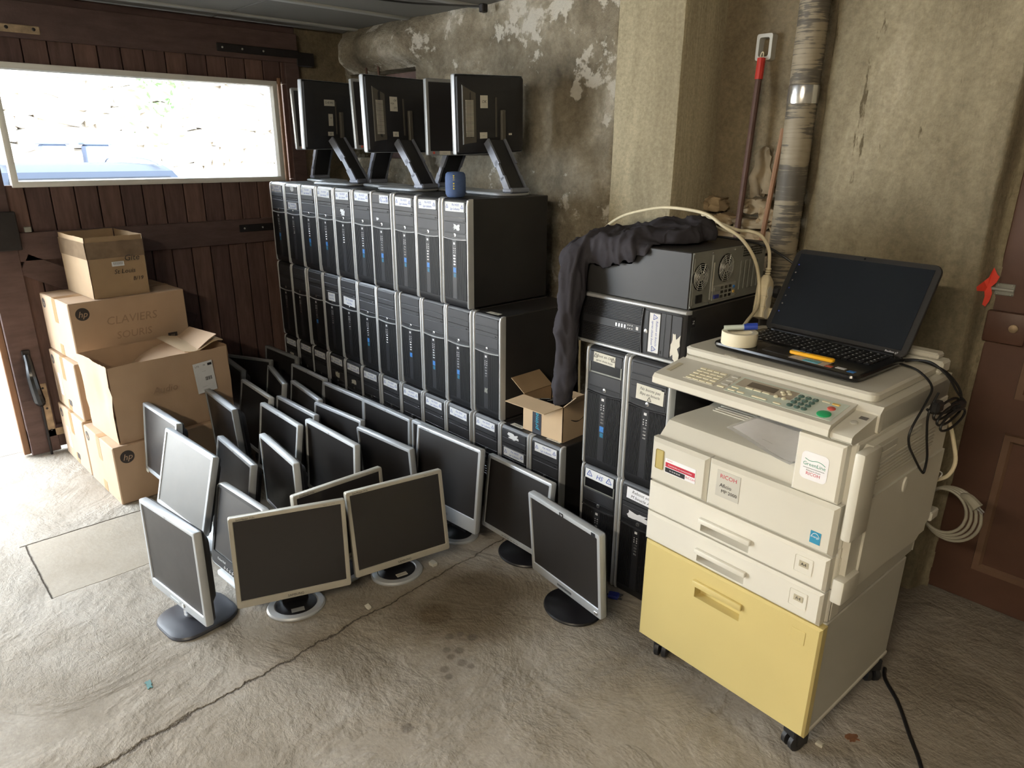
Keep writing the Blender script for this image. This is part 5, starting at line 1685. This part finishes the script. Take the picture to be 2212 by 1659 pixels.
def closed_box(label, x, y, z, yaw, w, d, h, extra):
    """x, y = front (-y) right (+x) bottom corner"""
    t = thing('cardboard_box', label, 'box', (x, y, z), yaw, 'printed cardboard boxes by the garage door')
    MB().box((-w, 0, 0.0005), (0, d, h - .0005), .004).build('body', MATS['card'], t)
    # lid seam and tape
    MB().box((-w * .56, -.0008, h * .58), (-w * .44, .001, h - .004)).build('tape', MATS['tape_tan'], t)
    MB().box((-w * .56, -.0008, .004), (-w * .44, .001, h * .20)).build('tape', MATS['tape_tan'], t)
    MB().box((-w * .56, .0, h - .0008), (-w * .44, d, h + .0003)).build('tape', MATS['tape_tan'], t)
    logo_disc(t, faceM('right', (.0004, .055, h - .055)), .030)
    logo_disc(t, faceM('front', (-w + .045, -.0004, h - .045)), .024)
    lettering(t, 'corner_print', faceM('front', (-.035, -.0006, .022)), [('50-7', .012, 0, 0)], MATS['print_faint'])
    if 'bar' in extra:
        MB().box((-w * .78, -.0012, h * .22), (-w * .68, .0002, h * .62)).build('barcode_label', MATS['paper_label'], t)
        MB().box((-w * .50, -.0012, h * .12), (-w * .40, .0002, h * .22)).build('print_block', MATS['print_dark'], t)
    if 'hand' in extra:
        lettering(t, 'handwriting', faceM('right', (.0006, d * .5, h * .62)), [('CLAVIERS', .055, 0, 0), ('SOURIS', .05, .0, -.075)], MATS['print_faint'], .15)
        sticker(t, 'print_block', faceM('right', (.0004, d * .84, .055)), .045, .03, MATS['print_dark'], [('|||||', .016, 0, 0)], MATS['card'], 0)
    return t


BW, BD, BH = .405, .545, .2825
closed_box('brown cardboard box at the bottom of the stack, against the garage door', .336, -1.214, 0, radians(2.6), BW, BD, BH, 'bar')
closed_box('brown cardboard box in the middle of the three-box stack', .336, -1.200, .2835, radians(3.2), BW, BD, BH, 'bar')
closed_box('brown cardboard box with faint capitals on its side, third up, under the taped open box', .330, -1.176, .5670, radians(5), BW, .53, .2825, 'hand')
closed_box('brown cardboard box on the floor under the big open box', .760, -1.192, 0, radians(3.0), BW, BD, .2785, '')


def wall_panel(p0, p1, z0, z1, th, m, parent, name='side_panel', dent=0.0, seed=0, lean=0.0):
    """upright cardboard sheet from p0 to p1 (xy), slightly buckled"""
    n_, k_ = 14, 8
    a, b_ = Vector((*p0, 0)), Vector((*p1, 0))
    d_ = (b_ - a).normalized()
    nr = Vector((d_.y, -d_.x, 0))
    F, G = [], []
    for j in range(k_ + 1):
        for i in range(n_ + 1):
            u_, v_ = i / n_, j / k_
            w_ = dent * fbm((u_ * 2.5 + seed, v_ * 2.0, seed * 1.7), 3) * min(1, v_ * 2) + lean * v_
            top = z1 + (0.010 * dent / .012 * fbm((u_ * 3 + seed, 9.1, seed), 3) if dent else 0)
            p = a.lerp(b_, u_) + nr * w_ + Vector((0, 0, z0 + (top - z0) * v_))
            F.append(p + nr * th)
            G.append(p)
    N_ = len(F)
    fs = []
    for j in range(k_):
        for i in range(n_):
            q = j * (n_ + 1) + i
            fs.append((q, q + 1, q + n_ + 2, q + n_ + 1))
            fs.append((N_ + q + n_ + 1, N_ + q + n_ + 2, N_ + q + 1, N_ + q))
    for i in range(n_):
        q = k_ * (n_ + 1) + i
        fs.append((q, q + 1, N_ + q + 1, N_ + q))
        q = i
        fs.append((N_ + q, N_ + q + 1, q + 1, q))
    for j in range(k_):
        q = j * (n_ + 1)
        fs.append((q + n_ + 1, N_ + q + n_ + 1, N_ + q, q))
        q += n_
        fs.append((q, N_ + q, N_ + q + n_ + 1, q + n_ + 1))
    return MB().add(F, [tuple(reversed(f)) for f in fs]).build(name, MATS[m], parent, 0.5)


# big crumpled open box
t = thing('open_cardboard_box', 'big crumpled open cardboard box with a white shipping label', 'box', (.735, -1.150, .2795), radians(4.5))
w, d, h = .335, .53, .355
wall_panel((0, 0), (0, d), 0, h, .004, 'card', t, dent=.012, seed=2)
wall_panel((-w, 0), (0, 0), 0, h, .004, 'card', t, dent=.016, seed=5)
wall_panel((-w, d), (-w, 0), 0, h, .004, 'card', t, dent=.008, seed=8)
wall_panel((0, d), (-w, d), 0, h, .004, 'card', t, dent=.008, seed=9)
MB().box((-w, 0, 0), (0, d, .006)).build('bottom', MATS['card_dark'], t)
# folded flaps over the far half
for i, (y0, y1, za, zb_, x0, x1) in enumerate(((.20, .50, .26, .395, -.315, -.02), (.34, .525, .352, .372, -.325, -.012))):
    mb = MB()
    vs = []
    for k_ in range(9):
        u_ = k_ / 8
        for e in (0, 1):
            xx = x0 + (x1 - x0) * e
            vs.append((xx, y0 + (y1 - y0) * u_, za + (zb_ - za) * u_ + .012 * sin(u_ * 6 + e * 2 + i)))
    top = [Vector(p) + Vector((0, 0, .004)) for p in vs]
    fs = []
    for k_ in range(8):
        a = k_ * 2
        fs += [(a, a + 2, a + 3, a + 1), (a + 18 + 1, a + 18 + 3, a + 18 + 2, a + 18), (a, a + 18, a + 20, a + 2), (a + 1, a + 3, a + 21, a + 19)]
    MB().add(vs + top, fs).build('flap', MATS['card_pale' if i else 'card'], t, 0.6)
sl = sticker(t, 'shipping_label', faceM('right', (.0165, .405, .225)) @ Matrix.Rotation(radians(4), 4, 'Z'), .092, .148, MATS['paper_label'],
             [('LYS', .012, -.028, .058), ('FR', .010, .006, .058), ('-- ---', .009, .0, .03), ('---------', .008, -.01, -.045), ('--------', .008, -.01, -.06)], MATS['ink_black'], 0)
MB().box((.022, .052, .0009), (.042, .064, .0013), 0, faceM('right', (.0165, .405, .225)) @ Matrix.Rotation(radians(4), 4, 'Z')).build('print_block', MATS['ink_black'], sl)
for i in range(9):
    MB().box((.0 + i * .0035, -.018, .0009), (.0 + i * .0035 + .0008 * (1 + i % 3), .0, .0013), 0, faceM('right', (.0165, .405, .225)) @ Matrix.Rotation(radians(4), 4, 'Z')).build('barcode_bar', MATS['ink_black'], sl)
lettering(t, 'handwriting', faceM('right', (.0150, .22, .21)), [('Audio', .045, 0, 0)], MATS['print_faint'], .2)
# small taped open box on top of the stack
t = thing('open_cardboard_box', 'small open cardboard box banded with brown tape, topmost of the stack', 'box', (.292, -1.052, .8505), radians(5.5))
w, d, h = .345, .25, .285
wall_panel((0, 0), (0, d), 0, h, .003, 'card_dark', t, dent=.004, seed=12)
wall_panel((-w, 0), (0, 0), 0, h, .003, 'card_dark', t, dent=.004, seed=15)
wall_panel((-w, d), (-w, 0), 0, h, .003, 'card_dark', t, dent=.003, seed=18)
wall_panel((0, d), (-w, d), 0, h, .003, 'card_dark', t, dent=.003, seed=19)
MB().box((-w, 0, 0), (0, d, .005)).build('bottom', MATS['card_dark'], t)
wall_panel((.0015, -.002), (.0015, d + .002), .185, .262, .0045, 'tape_brown', t, 'tape', dent=.003, seed=12)
wall_panel((-w - .002, -.0015), (.002, -.0015), .185, .262, .0045, 'tape_brown', t, 'tape', dent=.003, seed=15)
sticker(t, 'barcode_label', faceM('right', (.0062, .125, .155)), .055, .022, MATS['paper_label'], [('||||||||||||', .014, 0, .003)], MATS['ink_black'], 0)
lettering(t, 'handwriting', faceM('right', (.0066, .19, .178)), [('Gite', .040, 0, 0)], MATS['print_dark'], .2)
lettering(t, 'handwriting', faceM('right', (.0066, .15, .105)), [('St Louis', .030, 0, .012), ('B/19', .026, .055, -.028)], MATS['print_dark'], .2)
lettering(t, 'printing', faceM('front', (-.26, -.0062, .14)), [('-------', .014, 0, .03), ('-----', .014, 0, .012), ('-----', .014, 0, -.006), ('------', .014, 0, -.024)], MATS['print_faint'])
# small parcel box with open flaps on the end towers
t = thing('parcel_box', 'small open parcel box with dark tape sitting on the end towers', 'box', (2.196, .035, .4495), radians(2))
w, d, h = .105, .17, .150
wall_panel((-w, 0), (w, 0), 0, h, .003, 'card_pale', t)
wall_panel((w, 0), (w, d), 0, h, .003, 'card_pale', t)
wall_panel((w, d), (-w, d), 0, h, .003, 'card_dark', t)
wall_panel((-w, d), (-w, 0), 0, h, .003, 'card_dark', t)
MB().box((-w, 0, 0), (w, d, .004)).build('bottom', MATS['card_dark'], t)


def flap(parent, p0, p1, out, m, name='flap'):
    a, b_, o_ = Vector(p0), Vector(p1), Vector(out)
    nn = (b_ - a).cross(o_).normalized() * .003
    q = [a, b_, b_ + o_, a + o_]
    vs = q + [v + nn for v in q]
    return MB().add(vs, [(3, 2, 1, 0), (4, 5, 6, 7), (0, 1, 5, 4), (1, 2, 6, 5), (2, 3, 7, 6), (3, 0, 4, 7)]).build(name, MATS[m], parent, 0)


flap(t, (-w, -.003, h), (w, -.003, h), (-.02, -.085, -.012), 'card_pale')
flap(t, (-w, 0, h), (-w, d, h), (-.085, .01, .045), 'card_dark')
flap(t, (w, .0, h), (w, d, h), (.05, .015, .050), 'card_pale')
tpm = faceM('front', (-.028, -.0036, h * .5))
tpo = MB().box((-.024, -h * .5, 0), (.024, h * .5, .0006), 0, tpm).build('tape', MATS['base_slate'], t, 0, 'dark parcel tape')
lettering(tpo, 'tape_print', tpm @ Matrix.Translation((0, -.02, .001)) @ Matrix.Rotation(pi / 2, 4, 'Z'), [('prime', .030, 0, 0)], MATS['cyan_card'], .15)
arc = [(w + .0036, .045 + .10 * k_ / 10, .085 - .022 * sin(pi * k_ / 10) + .012 * k_ / 10) for k_ in range(11)]
MB().tube(arc, [.001, .003, .0045, .0055, .006, .006, .0055, .005, .004, .003, .002], 6, smooth=1, flat=.15).build('printed_arrow', MATS['print_dark'], t)
for i in range(6):
    o = thing('power_adapter', 'black cable plug %s in the open parcel box' % ['nearest the front', 'second from the front', 'third from the front', 'fourth from the front', 'fifth from the front', 'at the back'][i], 'plug',
              (2.196 - .06 + .022 * i, 0.072 + .014 * i, .555 + .004 * (i % 2)), .5 + i * .3, 'plugs in the parcel box')
    MB().box((-.022, -.006, 0), (.022, .006, .026), .003).build('body', MATS['black_gloss'], o)
    MB().tube([(.022, 0, .016), (.032, .004, .022), (.030, .010, .026)], .003, 6).build('lead', MATS['cable_black'], o)
    MB().box((-.018, -.004, .0262), (.018, .0, .0268)).build('edge_strip', MATS['steel'], o)
# identification plates lying on tower tops
for nm, x, y, z, rz, lab in (('type_plate', 2.265, .055, .4505, .05, 'white type plate stuck on top of the last bottom-row tower'), ('type_plate', 2.06, .05, .4505, .0, 'white type plate stuck on top of the next to last bottom-row tower'),
                        ('type_plate', 1.905, .055, .9005, .04, 'grey type plate stuck on top of the last middle-row tower')):
    o = MB().box((-.035, -.012, 0), (.035, .012, .0006)).build(nm, MATS['paper_cream'])
    lettering(o, 'print', Matrix.Translation((0, 0, .0009)), [('|||| ||| |||', .012, 0, 0)], MATS['ink_black'])
    o.location = (x, y - .02, z)
    o.rotation_euler = (0, 0, rz)
    tag(o, lab, 'label', 'type plates on the towers')

# ================================================================== SPEAKER
t = thing('speaker', 'small blue cylindrical wireless speaker on top of the tall stack', 'speaker', (1.667, .033, 1.3495), radians(42))
MB().lathe([(.030, 0), (.037, .004), (.0415, .014), (.043, .03), (.043, .078), (.0405, .092), (.034, .099), (.02, .101)], 32, sx=.98, sy=.98).build('body', MATS['speaker_blue'], t, 0.9)
for i, z in enumerate((.086, .078, .070, .056, .046, .036)):
    if i in (1, 2):
        mb = MB().box((-.004, -.0432, z - .0009), (.004, -.0422, z + .0009))
        if i == 1:
            mb.box((-.0009, -.0432, z - .004), (.0009, -.0422, z + .004))
    else:
        mb = MB().box((-.003, -.0435, z - .003), (.003, -.0420, z + .003), .0008)
    mb.build('button', MATS['speaker_icon'], t)

# ================================================================== HOODIE over the lying towers
mb = MB()
mb.tube([(2.52, .12, 1.262), (2.45, .02, 1.255), (2.414, -.035, 1.205), (2.414, -.060, 1.10), (2.404, -.066, .98), (2.398, -.066, .86), (2.396, -.066, .76), (2.396, -.066, .675)],
        [.03, .036, .050, .056, .054, .048, .042, .034], 16, flat=.75)
mb.tube([(2.385, .06, 1.21), (2.375, .0, 1.19), (2.40, -.045, 1.14)], [.04, .05, .04], 12)
mb.tube([(2.43, .0, 1.245), (2.50, -.008, 1.240), (2.57, .0, 1.25), (2.65, .07, 1.265), (2.71, .17, 1.275), (2.73, .26, 1.28)], [.032, .036, .034, .034, .036, .03], 12)
for (c, r_) in (((2.53, .13, 1.262), (.15, .13, .030)), ((2.64, .20, 1.275), (.10, .11, .045)), ((2.46, .17, 1.258), (.10, .13, .025)), ((2.69, .24, 1.285), (.06, .07, .042)), ((2.385, .13, 1.17), (.03, .12, .085)),
                ((2.60, .02, 1.25), (.09, .035, .03)), ((2.51, -.012, 1.225), (.10, .028, .055)), ((2.585, -.008, 1.235), (.06, .026, .042)), ((2.71, .16, 1.272), (.05, .10, .035))):
    bm = bmesh.new()
    bmesh.ops.create_uvsphere(bm, u_segments=20, v_segments=12, radius=1)
    bm.verts.index_update()
    mb.add([Vector((v.co.x * r_[0] + c[0], v.co.y * r_[1] + c[1], v.co.z * r_[2] + c[2])) for v in bm.verts], [[v.index for v in f.verts] for f in bm.faces])
    bm.free()
tmp = obj('hoodie', mb.mesh('hoodie_raw', 0), 'hoodie')
md = tmp.modifiers.new('r', 'REMESH')
md.mode = 'VOXEL'
md.voxel_size = .006
md.use_smooth_shade = True
sm = tmp.modifiers.new('s', 'SMOOTH')
sm.iterations = 6
sm.factor = .5
bpy.context.view_layer.update()
hm = bpy.data.meshes.new_from_object(tmp.evaluated_get(bpy.context.evaluated_depsgraph_get()))
bpy.data.objects.remove(tmp)
hm.name = 'hoodie'
nrm = [v.normal.copy() for v in hm.vertices]
for v, n_ in zip(hm.vertices, nrm):
    p = v.co
    f1 = noise.noise(Vector((p.x * 9 + p.z * 4, p.y * 9, p.z * 3)))
    f2 = abs(noise.noise(Vector((p.x * 22 + 3, p.y * 22, p.z * 8)))) - .2
    f3 = 1 - 2 * abs(noise.noise(Vector((p.x * 16 + p.y * 7 + 1.7, p.y * 10 - p.x * 5, p.z * 5 + .3))))
    f4 = 1 - 2 * abs(noise.noise(Vector((p.x * 30 + 8, p.y * 30, p.z * 9 + p.x * 6))))
    v.co = p + n_ * (.013 * f1 + .007 * f2 + .013 * max(0, f3) ** 2 + .005 * max(0, f4) ** 2 - .004)
    q = v.co
    if q.x > 2.385 and q.y > -.02 and q.z < 1.2605:            # keep clear of the towers under it
        dz, dy, dx = 1.2605 - q.z, q.y + .02, q.x - 2.385
        if dz <= dy and dz <= dx:
            q.z = 1.2605
        elif dy <= dx:
            q.y = -.02
        else:
            q.x = 2.385
hm.polygons.foreach_set('use_smooth', [True] * len(hm.polygons))
hm.materials.clear()
hood = obj('hoodie', hm, 'hoodie')
tag(hood, 'dark grey sweatshirt thrown over the lying towers, one sleeve hanging down', 'sweatshirt')

# ================================================================== EXTENSION LEAD, POWER STRIP
t = thing('extension_lead', 'cream extension lead arching over the sweatshirt to a power strip', 'cable', (2.6, .3, 1.26))
O = Vector((2.6, .3, 1.26))


def rel(pts):
    return [Vector(p) - O for p in pts]


MB().tube(rel([(2.02, .53, .006), (1.96, .53, .35), (1.95, .52, .80), (1.988, .50, 1.10), (2.1, .46, 1.218), (2.24, .40, 1.290), (2.415, .34, 1.334), (2.544, .30, 1.350), (2.714, .24, 1.345), (2.808, .21, 1.312), (2.862, .229, 1.278), (2.895, .266, 1.214), (2.902, .300, 1.136), (2.925, .262, 1.067), (2.96, .139, 1.041), (2.99, .05, 1.033)]), .0055, 10).build('lead', MATS['cable_cream'], t)
MB().tube(rel([(2.581, .44, 1.320), (2.686, .38, 1.305), (2.789, .33, 1.292), (2.845, .305, 1.295), (2.880, .321, 1.281), (2.902, .340, 1.237), (2.906, .348, 1.177)]), .0055, 10).build('lead', MATS['cable_cream'], t)
MB().tube(rel([(2.595, .42, 1.312), (2.70, .35, 1.292), (2.80, .31, 1.280), (2.815, .33, 1.272)]), .0045, 8).build('lead', MATS['cable_cream'], t)
gm = MB()
for k_ in range(4):
    gm.lathe([(.0075, -.003), (.0095, 0), (.0075, .003)], 12, Matrix.Translation(Vector((2.906, .346 - .0012 * k_, 1.176 - .0075 * k_)) - O))
gm.build('strain_relief', MATS['cable_cream'], t)
SM = Matrix.Translation(Vector((2.9075, .338, 1.150)) - O) @ Matrix.Rotation(radians(-18), 4, 'X') @ Matrix.Rotation(radians(-6), 4, 'Y')
MB().loops([[(x, y, z) for x, y in rrect(w_, d_, .006, 3)] for z, w_, d_ in ((.006, .020, .020), (-.012, .036, .042), (-.03, .038, .05))], SM).build('strip_neck', MATS['cable_cream'], t)
ps_ = MB().loops([[(x, y, z) for x, y in rrect(.038, .05, .006, 3)] for z in (-.03, -.135)], SM, cap1=True).build('power_strip', MATS['cable_cream'], t)
for k_ in range(3):
    MB().lathe([(.019, 0), (.019, .001), (.016, .0012)], 20, SM @ Matrix.Translation((.019, 0, -.048 - k_ * .035)) @ Matrix.Rotation(pi / 2, 4, 'Y')).build('socket', MATS['paper_cream'], ps_)
MB().box((-.019, -.0255, -.066), (.0195, .0255, -.065), 0, SM).box((-.019, -.0255, -.101), (.0195, .0255, -.100), 0, SM).build('seam', MATS['cream_dirty'], ps_)
MB().tube([SM @ Vector((.02, .01, -.115)), SM @ Vector((.036, .022, -.112)), SM @ Vector((.048, .03, -.10))], [.017, .016, .008], 10, smooth=3).build('plug', MATS['cable_cream'], t)
MB().box((.006, .022, -.060), (.046, .062, -.020), .012, SM).build('black_plug', MATS['black_plastic'], t)
o = MB().tube([(2.640, .32, 1.268), (2.72, .28, 1.270), (2.807, .262, 1.272), (2.866, .345, 1.252), (2.95, .338, 1.225), (3.02, .351, 1.177), (3.08, .36, 1.10), (3.11, .36, 1.04)], .004, 8).build('laptop_power_cord', MATS['cable_black'])
tag(o, 'thin black power cord from the lying towers to behind the laptop', 'cable')

# ================================================================== PIPE AND BARS IN THE RECESS
ls = []
for k_ in range(40):
    z = k_ / 39 * CEIL
    r_ = .051 + .0015 * fbm((1, 2, z * 9), 2)
    ls.append([(2.752 - .018 * (z / CEIL) * 0 + r_ * cos(a_), .745 + r_ * sin(a_), z) for a_ in [2 * pi * q / 28 for q in range(28)]])
o = MB().loops(ls, cap0=True, cap1=True).build('drain_pipe', MATS['pipe_paint'], None, 0.7)
tag(o, 'thick drain pipe with flaking dark paint in the wall recess', 'pipe')
MB().lathe([(.0525, 1.70), (.0535, 1.705), (.0535, 1.755), (.0525, 1.76)], 28, Matrix.Translation((2.752, .745, 0)), cap=False).build('foil_band', MATS['chrome'], o, label='shiny foil tape band')
t = thing('locking_bar', 'brown iron bar with a red-painted tip leaning in the wall recess', 'bar', (2.541, .70, 0))
MB().tube([(0, 0, .002), (.003, .05, 1.0), (.011, .085, 1.81)], .0125, 10, smooth=1).build('rod', MATS['rust_bar'], t)
MB().tube([(.0110, .0835, 1.795), (.0118, .0865, 1.868)], .0150, 10, smooth=1).build('tip', MATS['red_paint'], t, label='red painted tip')
MB().tube([(.006, .086, 1.865), (.010, .086, 1.885), (.018, .086, 1.885), (.018, .086, 1.86)], .002, 6).build('wire_loop', MATS['cable_cream'], t)
ring = [[(x + 2.552, y, z + 1.906) for x, z in rrect(w_, h_, .008, 3)] for w_, h_, y in ((.062, .090, .835), (.062, .090, .795), (.040, .066, .795), (.040, .066, .835))]
o = MB().loops(ring).build('wall_bracket', MATS['cream_grey'])
tag(o, 'pale square metal bracket fixed in the recess above the iron bar', 'bracket')
o = MB().tube([(2.64, .72, .002), (2.650, .735, 1.0), (2.684, .765, 1.62)], .010, 8, smooth=1).build('wooden_stick', MATS['wood_tan'])
tag(o, 'thin wooden stick leaning beside the flaking drain pipe', 'stick')

# ================================================================== SMALL THINGS ON THE FLOOR
t = thing('video_plug', 'blue video connector on a black lead lying beside the last front monitor', 'plug', (2.690, -.080, 0), radians(28))
MB().box((-.022, -.017, .001), (.018, .017, .016), .004).build('shell', MATS['plug_blue'], t)
MB().box((.018, -.010, .004), (.026, .010, .013), .001).build('contacts', MATS['chrome'], t)
for s_ in (-1, 1):
    MB().tube([(-.018, s_ * .0135, .0085), (.03, s_ * .0135, .0085)], .003, 8, smooth=1).build('screw', MATS['black_plastic'], t)
MB().tube([(-.022, 0, .008), (-.05, .0, .006), (-.09, -.02, .006), (-.12, -.05, .02)], .004, 8).build('lead', MATS['cable_black'], t)
bits = [('glass_shard', 2.018, -1.458, .045, .022, 'shard_green', 'dull green shard lying on the open floor', 'shard'),
        ('dead_leaf', 3.542, -.092, .05, .035, 'leaf_brown', 'brown dead leaf on the floor beside the copier', 'leaf'),
        ('plaster_chip', 3.491, -.182, .018, .014, 'paper_cream', 'small pale plaster chip by the front copier castor', 'chip'),
        ('plaster_chip', 2.08, -.44, .03, .022, 'cream_grey', 'grey lump of plaster between the two silver-rimmed feet', 'chip'),
        ('plaster_chip', 2.14, -.77, .024, .014, 'paper_cream', 'pale chip near the foot of the blank-tagged monitor', 'chip')]
for i, (nm, x, y, w_, h_, m_, lab, cat) in enumerate(bits):
    if nm == 'plaster_chip':
        o = obj(nm, rock(w_, h_ * .6, h_, 90 + i, 2, .3).mesh(nm, .8), m_)
        o.location = (x, y, h_ * .28)
    else:
        o = torn(None, nm, Matrix(), w_, h_, MATS[m_], 100 + i, .002)
        o.location = (x, y, .001)
        o.rotation_euler = (0, .05, i)
    tag(o, lab, cat)

o = MB().box((1.195, .565, 2.150), (1.225, .60, 2.186), .004).build('cable_clip', MATS['iron_black'])
tag(o, 'small dark clip where the back wall meets the ceiling', 'clip')
o = MB().tube([(1.21, .58, 2.175), (1.12, .50, 2.180), (1.00, .32, 2.182), (0.95, .1, 2.183)], .004, 6).build('ceiling_wire', MATS['cable_black'])
tag(o, 'thin black wire running along the ceiling from the clip', 'wire')

# ================================================================== CEILING LAMP (behind the photographer)
m, N, L, b = new_mat('lamp_glow')
b.inputs['Base Color'].default_value = (1, .9, .75, 1)
b.inputs['Emission Color'].default_value = (1.0, .86, .66, 1)
b.inputs['Emission Strength'].default_value = LAMP
MATS['lamp_glow'] = m
t = thing('ceiling_lamp', 'fluorescent batten lamp on the ceiling behind the photographer', 'lamp', (3.9, -2.9, CEIL - .012), 0)
MB().box((-.65, -.04, -.035), (.65, .04, 0), .006).build('housing', MATS['wood_white'], t)
MB().tube([(-.60, 0, -.065), (.60, 0, -.065)], .018, 14, smooth=1).build('tube', MATS['lamp_glow'], t)
for s_ in (-1, 1):
    MB().box((s_ * .61 - .015, -.02, -.085), (s_ * .61 + .015, .02, -.03), .004).build('tube_holder', MATS['wood_white'], t)
